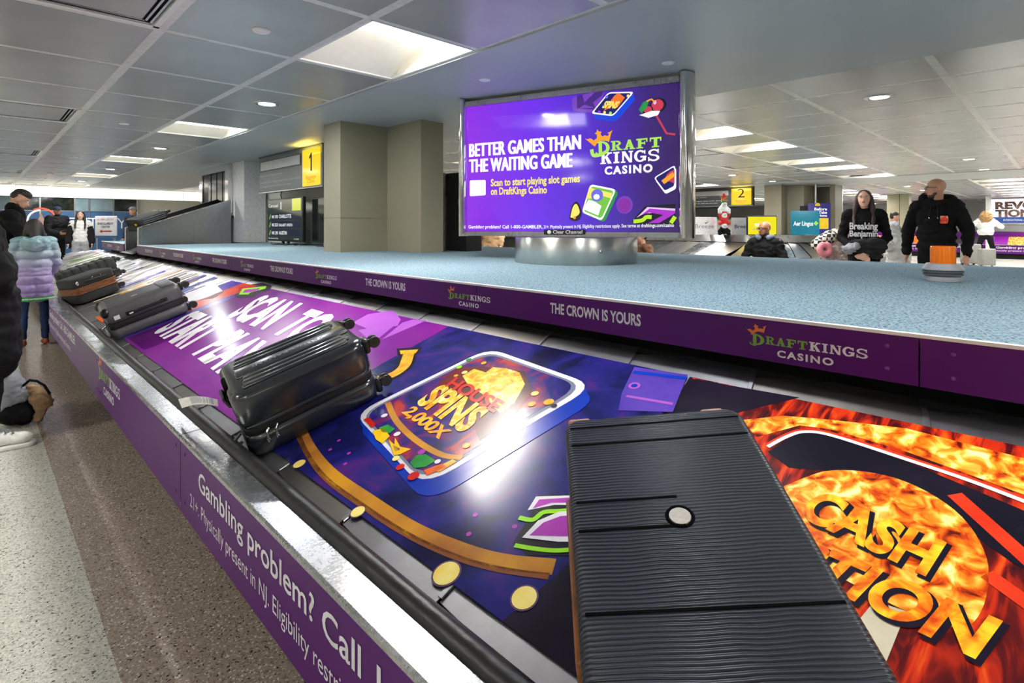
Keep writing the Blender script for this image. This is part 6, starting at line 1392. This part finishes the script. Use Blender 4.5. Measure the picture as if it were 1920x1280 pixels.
MB().box((-wd / 2 + .025, -.036, .02), (wd / 2 - .02, -.03, hh - .03), 'yel_scr').build('display', t_); S.o.y = -.037
S.text('spirit', (-.2, .24), (.22, .24), (-.2, .34), 'gl_white', 0, bold=.02); S.text('LESS MONEY. MORE GO.', (-.25, .14), (.25, .14), (-.25, .17), 'gl_blue', 0); S.build('screen_text', t_, world=False)
t_, wd, hh, S = board('airline_board', 'teal airline board lettered Aer Lingus with a green shamrock', 'sign', 1483, 1536, 14.1, 395, 'teal')
S.text('Aer Lingus', (-.31, .25), (.20, .25), (-.31, .36), 'gl_white', 0, bold=.03)
for dx, dz_ in ((0, .03), (.035, 0), (-.03, -.005), (.005, -.03)): S.disc((.27 + dx, .31 + dz_), .026, .026, 'gl_lime', 0, 10)
S.build('board_letters', t_, world=False); MB().box((-.15, -.3, .0), (.4, 0, .012), 'panel').build('foot_plate', t_)
t_, wd, hh, S = board('poster_board', 'indigo poster with a yellow box, right of the teal airline board', 'poster', 1515, 1557, 14.7, 381, 'indigo')
S.text('Before', (-.14, .66), (.2, .66), (-.14, .73), 'gl_white', 0, bold=.03); S.text('Take', (-.02, .57), (.2, .57), (-.02, .64), 'gl_white', 0, bold=.03); S.text('Home', (-.02, .49), (.2, .49), (-.02, .55), 'gl_white', 0, bold=.03)
S.poly(rect(-.02, .16, .24, .45), 'posyel', 0); S.poly([(-.12, .78), (.02, .78), (.02, .82), (-.02, .86), (-.08, .86), (-.12, .82)], 'posyel', 0); S.build('poster_print', t_, world=False)
MB().rbox((-.48, .016, .0), (-.30, .08, .78), .01, 'blackm').build('black_backing', t_)
# stacked plush Christmas figures
xs_ = at_d(1357, 14.9); cf = thing('christmas_figures', 'totem of plush Christmas figures stacked on the second carousel: penguin, bearded gnome and reindeer', 'decoration', (xs_.x, xs_.y, P2Z), R(-44.6))
MT['xred'] = mat('felt_red', (190, 36, 32), .8); MT['xgreen'] = mat('felt_green', (36, 120, 60), .8); MT['xbrown'] = mat('felt_brown', (180, 110, 60), .8)
def fig(z, hat, body, face, name, arms):
    fuse([('e', (0, 0, z + .14), (.14, .11, .13)), ('c', (-.10, 0, z + .16), (-.19, -.04, z + (.28 if arms else .1)), .045, .04), ('c', (.10, 0, z + .16), (.19, -.04, z + (.28 if arms else .1)), .045, .04), ('e', (-.15, -.05, z + .03), (.07, .08, .05)), ('e', (.15, -.05, z + .03), (.07, .08, .05))], .014, name, body, cf)
    hd_ = fuse([('e', (0, -.05, z + .24), (.10, .085, .09))], .012, 'head', face, cf)
    MB().ell((-.03, -.135, z + .25), (.012, .008, .012), 'iris', 8).build('eye', hd_); MB().ell((.03, -.135, z + .25), (.012, .008, .012), 'iris', 8).build('eye', hd_); MB().ell((0, -.14, z + .225), (.012, .014, .010), 'xred', 8).build('nose', hd_)
    fuse([('e', (0, -.03, z + .31), (.105, .085, .05)), ('c', (-.1, -.03, z + .29), (.1, -.03, z + .29), .025, .025)], .012, 'scarf_hat', hat, cf)
fig(0.0, 'xred', 'cloth_k', 'cloth_w', 'figure_body', False); fig(.29, 'xred', 'xred', 'cloth_w', 'figure_body', True); fig(.58, 'xgreen', 'cloth_w', 'cloth_w', 'figure_body', False)
fuse([('e', (0, 0, .95), (.09, .08, .09)), ('e', (0, -.08, .93), (.05, .04, .04)), ('c', (-.06, 0, 1.0), (-.13, 0, 1.07), .025, .015), ('c', (.06, 0, 1.0), (.13, 0, 1.07), .025, .015)], .012, 'reindeer_head', 'xbrown', cf)
MB().lathe([(.07, 1.02), (.05, 1.09), (0.01, 1.15)], 'xred', n=16).ell((0, 0, 1.15), (.03, .03, .03), 'cloth_w', 10).build('santa_hat', cf)
cf.scale = (.78, .78, 1); 
# white chute on island 2
c2_ = thing('feed_chute', 'white curved chute housing under the number 2 sign', 'chute', (16.6, 8.6, P2Z))
y0_, y1_ = at_X(1422, 17).y, at_X(1290, 17).y
m_ = MB(); pr_ = [(0, 0), (0, .12), (.15, .3), (.45, .42), (1.0, .45), (y1_ - y0_, .45), (y1_ - y0_, 0)]
vs = [(17.0, y0_ + a, P2Z + b) for a, b in pr_] + [(17.4, y0_ + a, P2Z + b) for a, b in pr_]; n_ = len(pr_)
m_.add(vs, [tuple(range(n_)), tuple(range(2 * n_ - 1, n_ - 1, -1))] + [(i, n_ + i, n_ + (i + 1) % n_, (i + 1) % n_) for i in range(n_)], 'wallc'); m_.build('housing', c2_, world=True)

# luggage pile behind the platform: plaid bag, pale coat, pink pillow
gp_ = at_d(1553, 7.6); g4 = lambda px, py, d_=7.6: (lambda v: V3((v.x, v.y, HC)) + V3((0, 0, 0)))(V3((0, 0, 0))) if False else CAMP + ray(px, py) * d_
tr = thing('luggage_trolley', 'luggage trolley under the pink pillow and pale coat', 'trolley', (gp_.x, gp_.y, 0), R(-44.6))
MB().box((-.35, -.3, .12), (.35, .3, .16), 'alu').build('deck', tr); MB().rbox((-.32, -.26, .16), (.3, .26, .52), .03, 'cloth_k2').build('base_frame', tr)
for x in (-.28, .28):
    for y in (-.24, .24): MB().cyl((x - .02, y, .06), (x + .02, y, .06), .06, 'wheel', n=14).build('wheel', tr)
blobthing('backpack', 'black and white checked backpack on the trolley', 'backpack', [('c', g4(1532, 458, 7.7), g4(1556, 444, 7.7), .085, .10), ('c', g4(1536, 452, 7.8), g4(1566, 438, 7.8), .07, .08)], 'plaid', .014)
blobthing('coat', 'pale pink padded coat slumped beside the checked backpack', 'coat', [('c', g4(1566, 446, 7.75), g4(1560, 474, 7.75), .11, .14), ('c', g4(1580, 450, 7.8), g4(1574, 476, 7.8), .10, .12), ('c', g4(1562, 482, 7.75), (lambda v: V3((v.x, v.y, .62)))(g4(1562, 482, 7.75)), .16, .12)], 'cloth_p', .012, wr=.03, wf=9)
cc = g4(1546, 467, 7.58)
cp = [cc + Rv * (.068 * math.sin(R(a))) + V3((0, 0, -.068 * math.cos(R(a)))) for a in range(-155, 156, 31)]
blobthing('neck_pillow', 'pink curved neck pillow hanging in front of the pale coat', 'neck pillow', [('c', a, b, .044, .044) for a, b in zip(cp, cp[1:])], 'pink', .010)
blobthing('coat', 'white fluffy coat with coloured lining heaped right of the woman', 'coat', [('c', g4(1672, 430, 8.2), g4(1676, 468, 8.2), .09, .14), ('c', g4(1684, 450, 8.3), g4(1690, 482, 8.3), .10, .12), ('e', g4(1664, 458, 8.1), (.07, .07, .08)), ('c', g4(1684, 478, 8.25), (lambda v: V3((v.x, v.y, .14)))(g4(1684, 478, 8.25)), .15, .14)], 'cloth_w', .014, wr=.03, wf=8)
# grey case by the blonde woman
gc = at_d(1820, 17.6)
g2_ = thing('suitcase', 'large grey suitcase standing at the blonde woman\'s feet', 'suitcase', (gc.x, gc.y, 0), R(-40)); MB().rbox2((-.26, -.15, .06), (.26, .15, .68), .07, .04, 'c_lgrey').build('shell', g2_)
for x in (-.2, .2):
    for y in (-.1, .1): MB().cyl((x - .015, y, .035), (x + .015, y, .035), .035, 'wheel', n=12).build('wheel', g2_)
MB().tube([(-.1, .1, .66), (-.1, .1, .95), (.1, .1, .95), (.1, .1, .66)], .01, 'black').build('pull_handle', g2_)
gc = at_d(1850, 16.8); g2_ = thing('suitcase', 'smaller grey suitcase seen between the blonde woman\'s legs', 'suitcase', (gc.x, gc.y, 0), R(-50)); MB().rbox2((-.2, -.13, .05), (.2, .13, .56), .06, .03, 'c_lgrey').build('shell', g2_)
for x in (-.15, .15): MB().cyl((x - .015, 0, .03), (x + .015, 0, .03), .03, 'wheel', n=12).build('wheel', g2_)

# ------------------------------------------------------------------ CAROUSEL 3, far right
X3 = 29.3
car3 = thing('baggage_carousel', 'distant purple printed carousel at the right edge behind the blonde woman', 'carousel', (X3, 3, 0))
ya_, yb_ = -7, 9.5
MB().box((X3 - 1.25, ya_, .2), (X3 - 1.2, yb_, .52), 'purple').build('side_panel', car3, world=True); MB().box((X3 - 1.3, ya_, .52), (X3 - 1.12, yb_, .55), 'ledge').build('ledge', car3, world=True); MB().box((X3 - 1.1, ya_, 0), (X3 + 2.9, yb_, .2), 'dark').build('plinth', car3, world=True)
MB().box((X3, ya_, .83), (X3 + 2.9, yb_, 1.02), 'purple').build('platform', car3, world=True)
for i in range(38):
    y = ya_ + i * .43; MB().add([(X3 - 1.12, y, .48), (X3 - 1.12, y + .42, .475), (X3 + .02, y + .42, .835), (X3 + .02, y, .84)], [(0, 1, 2, 3)], ('slat', 'iorange', 'ipurple2', 'fire', 'ipurple', 'slat')[(i // 2) % 6]).build('slat', car3, world=True)
S = Print((X3 - 1.25, 0, 0), (0, -1, 0), (0, 0, 1), .002, .001)
for y in (1.9, 5.5): S.text('Gambling problem? Call 1-800-GAMBLER.', (-y, .40), (-y + 2.6, .40), (-y, .48), 'offwhite', 0, bold=.02); S.text('21+. Physically present in NJ. Eligibility restrictions apply.', (-y - .4, .29), (-y + 2.4, .29), (-y - .4, .35), 'offwhite', 0)
S.build('printed_lettering', car3); 
MT['adwhite'] = glow('ad_white', (252, 252, 255), 1.05, (246, 248, 255)); MT['rev'] = blobs_mat('photo_letters', [(40, 40, 44), (130, 110, 90), (90, 50, 44), (200, 190, 180)], 5, .5)
b3 = thing('advertising_board', 'white lit board reading REVOLUTIONARY at the right edge, far away', 'billboard', (X3 + .6, 1.5, 1.02))
yr = at_X(1857, X3 + .6).y; d3 = SY * (X3 + .6) + CYW * yr; zt = min(CEIL - .05, HC + (CY - 371) / FPX * d3); zb = HC + (CY - 407) / FPX * d3; zc = HC + (CY - 418) / FPX * d3
MB().rbox((X3 + .6, yr - 3.0, 1.3), (X3 + .8, yr + .04, zt + .03), .02, 'alu').build('housing', b3, world=True); MB().box((X3 + .59, yr - 2.98, zb), (X3 + .6, yr, zt), 'adwhite').build('lit_panel', b3, world=True)
MT['blue_b'] = glow('board_blue', (50, 92, 176), .9); MB().box((X3 + .59, yr - 2.98, zc), (X3 + .6, yr, zb - .01), 'blue_b').build('lower_panel', b3, world=True); MB().cyl((X3 + .7, yr - 1.5, 1.02), (X3 + .7, yr - 1.5, 1.32), .45, 'steelp', n=32).build('drum', b3, world=True)
S = Print((X3 + .59, 0, 0), (0, -1, 0), (0, 0, 1), .003, .001); S.text('REVOLU-', (-yr + .15, zt - .40), (-yr + 2.1, zt - .40), (-yr + .15, zt - .13), 'rev', 0, bold=.05); S.text('TIONARY', (-yr + .15, zt - .72), (-yr + 2.1, zt - .72), (-yr + .15, zt - .45), 'rev', 0, bold=.05)
S.text('INTERNATIONAL AIRPORT', (-yr + .4, zc + .08), (-yr + 1.3, zc + .08), (-yr + .4, zc + .16), 'gl_white', 0); S.text('ACC', (-yr + 1.5, zc + .06), (-yr + 1.9, zc + .06), (-yr + 1.5, zc + .18), 'gl_white', 0, bold=.02); S.build('board_letters', b3)
# columns and bright partitions in the distance
for i, (pa, pb_, X_, m__, lab) in enumerate(((1663, 1686, 24, 'olive', 'distant dark olive column between the woman and the hooded traveller'), (1687, 1704, 24, 'olive', 'distant lighter olive column beside the dark one'), (1566, 1572, 20, 'colw', 'distant white column edge right of the second carousel'), (1848, 1856, 27.5, 'colw', 'thin pale column left of the REVOLUTIONARY board'))):
    ya__, yb__ = at_X(pb_, X_).y, at_X(pa, X_).y; column('column', X_, X_ + .5, ya__, yb__, m__, lab, z0=0, skirt=False)
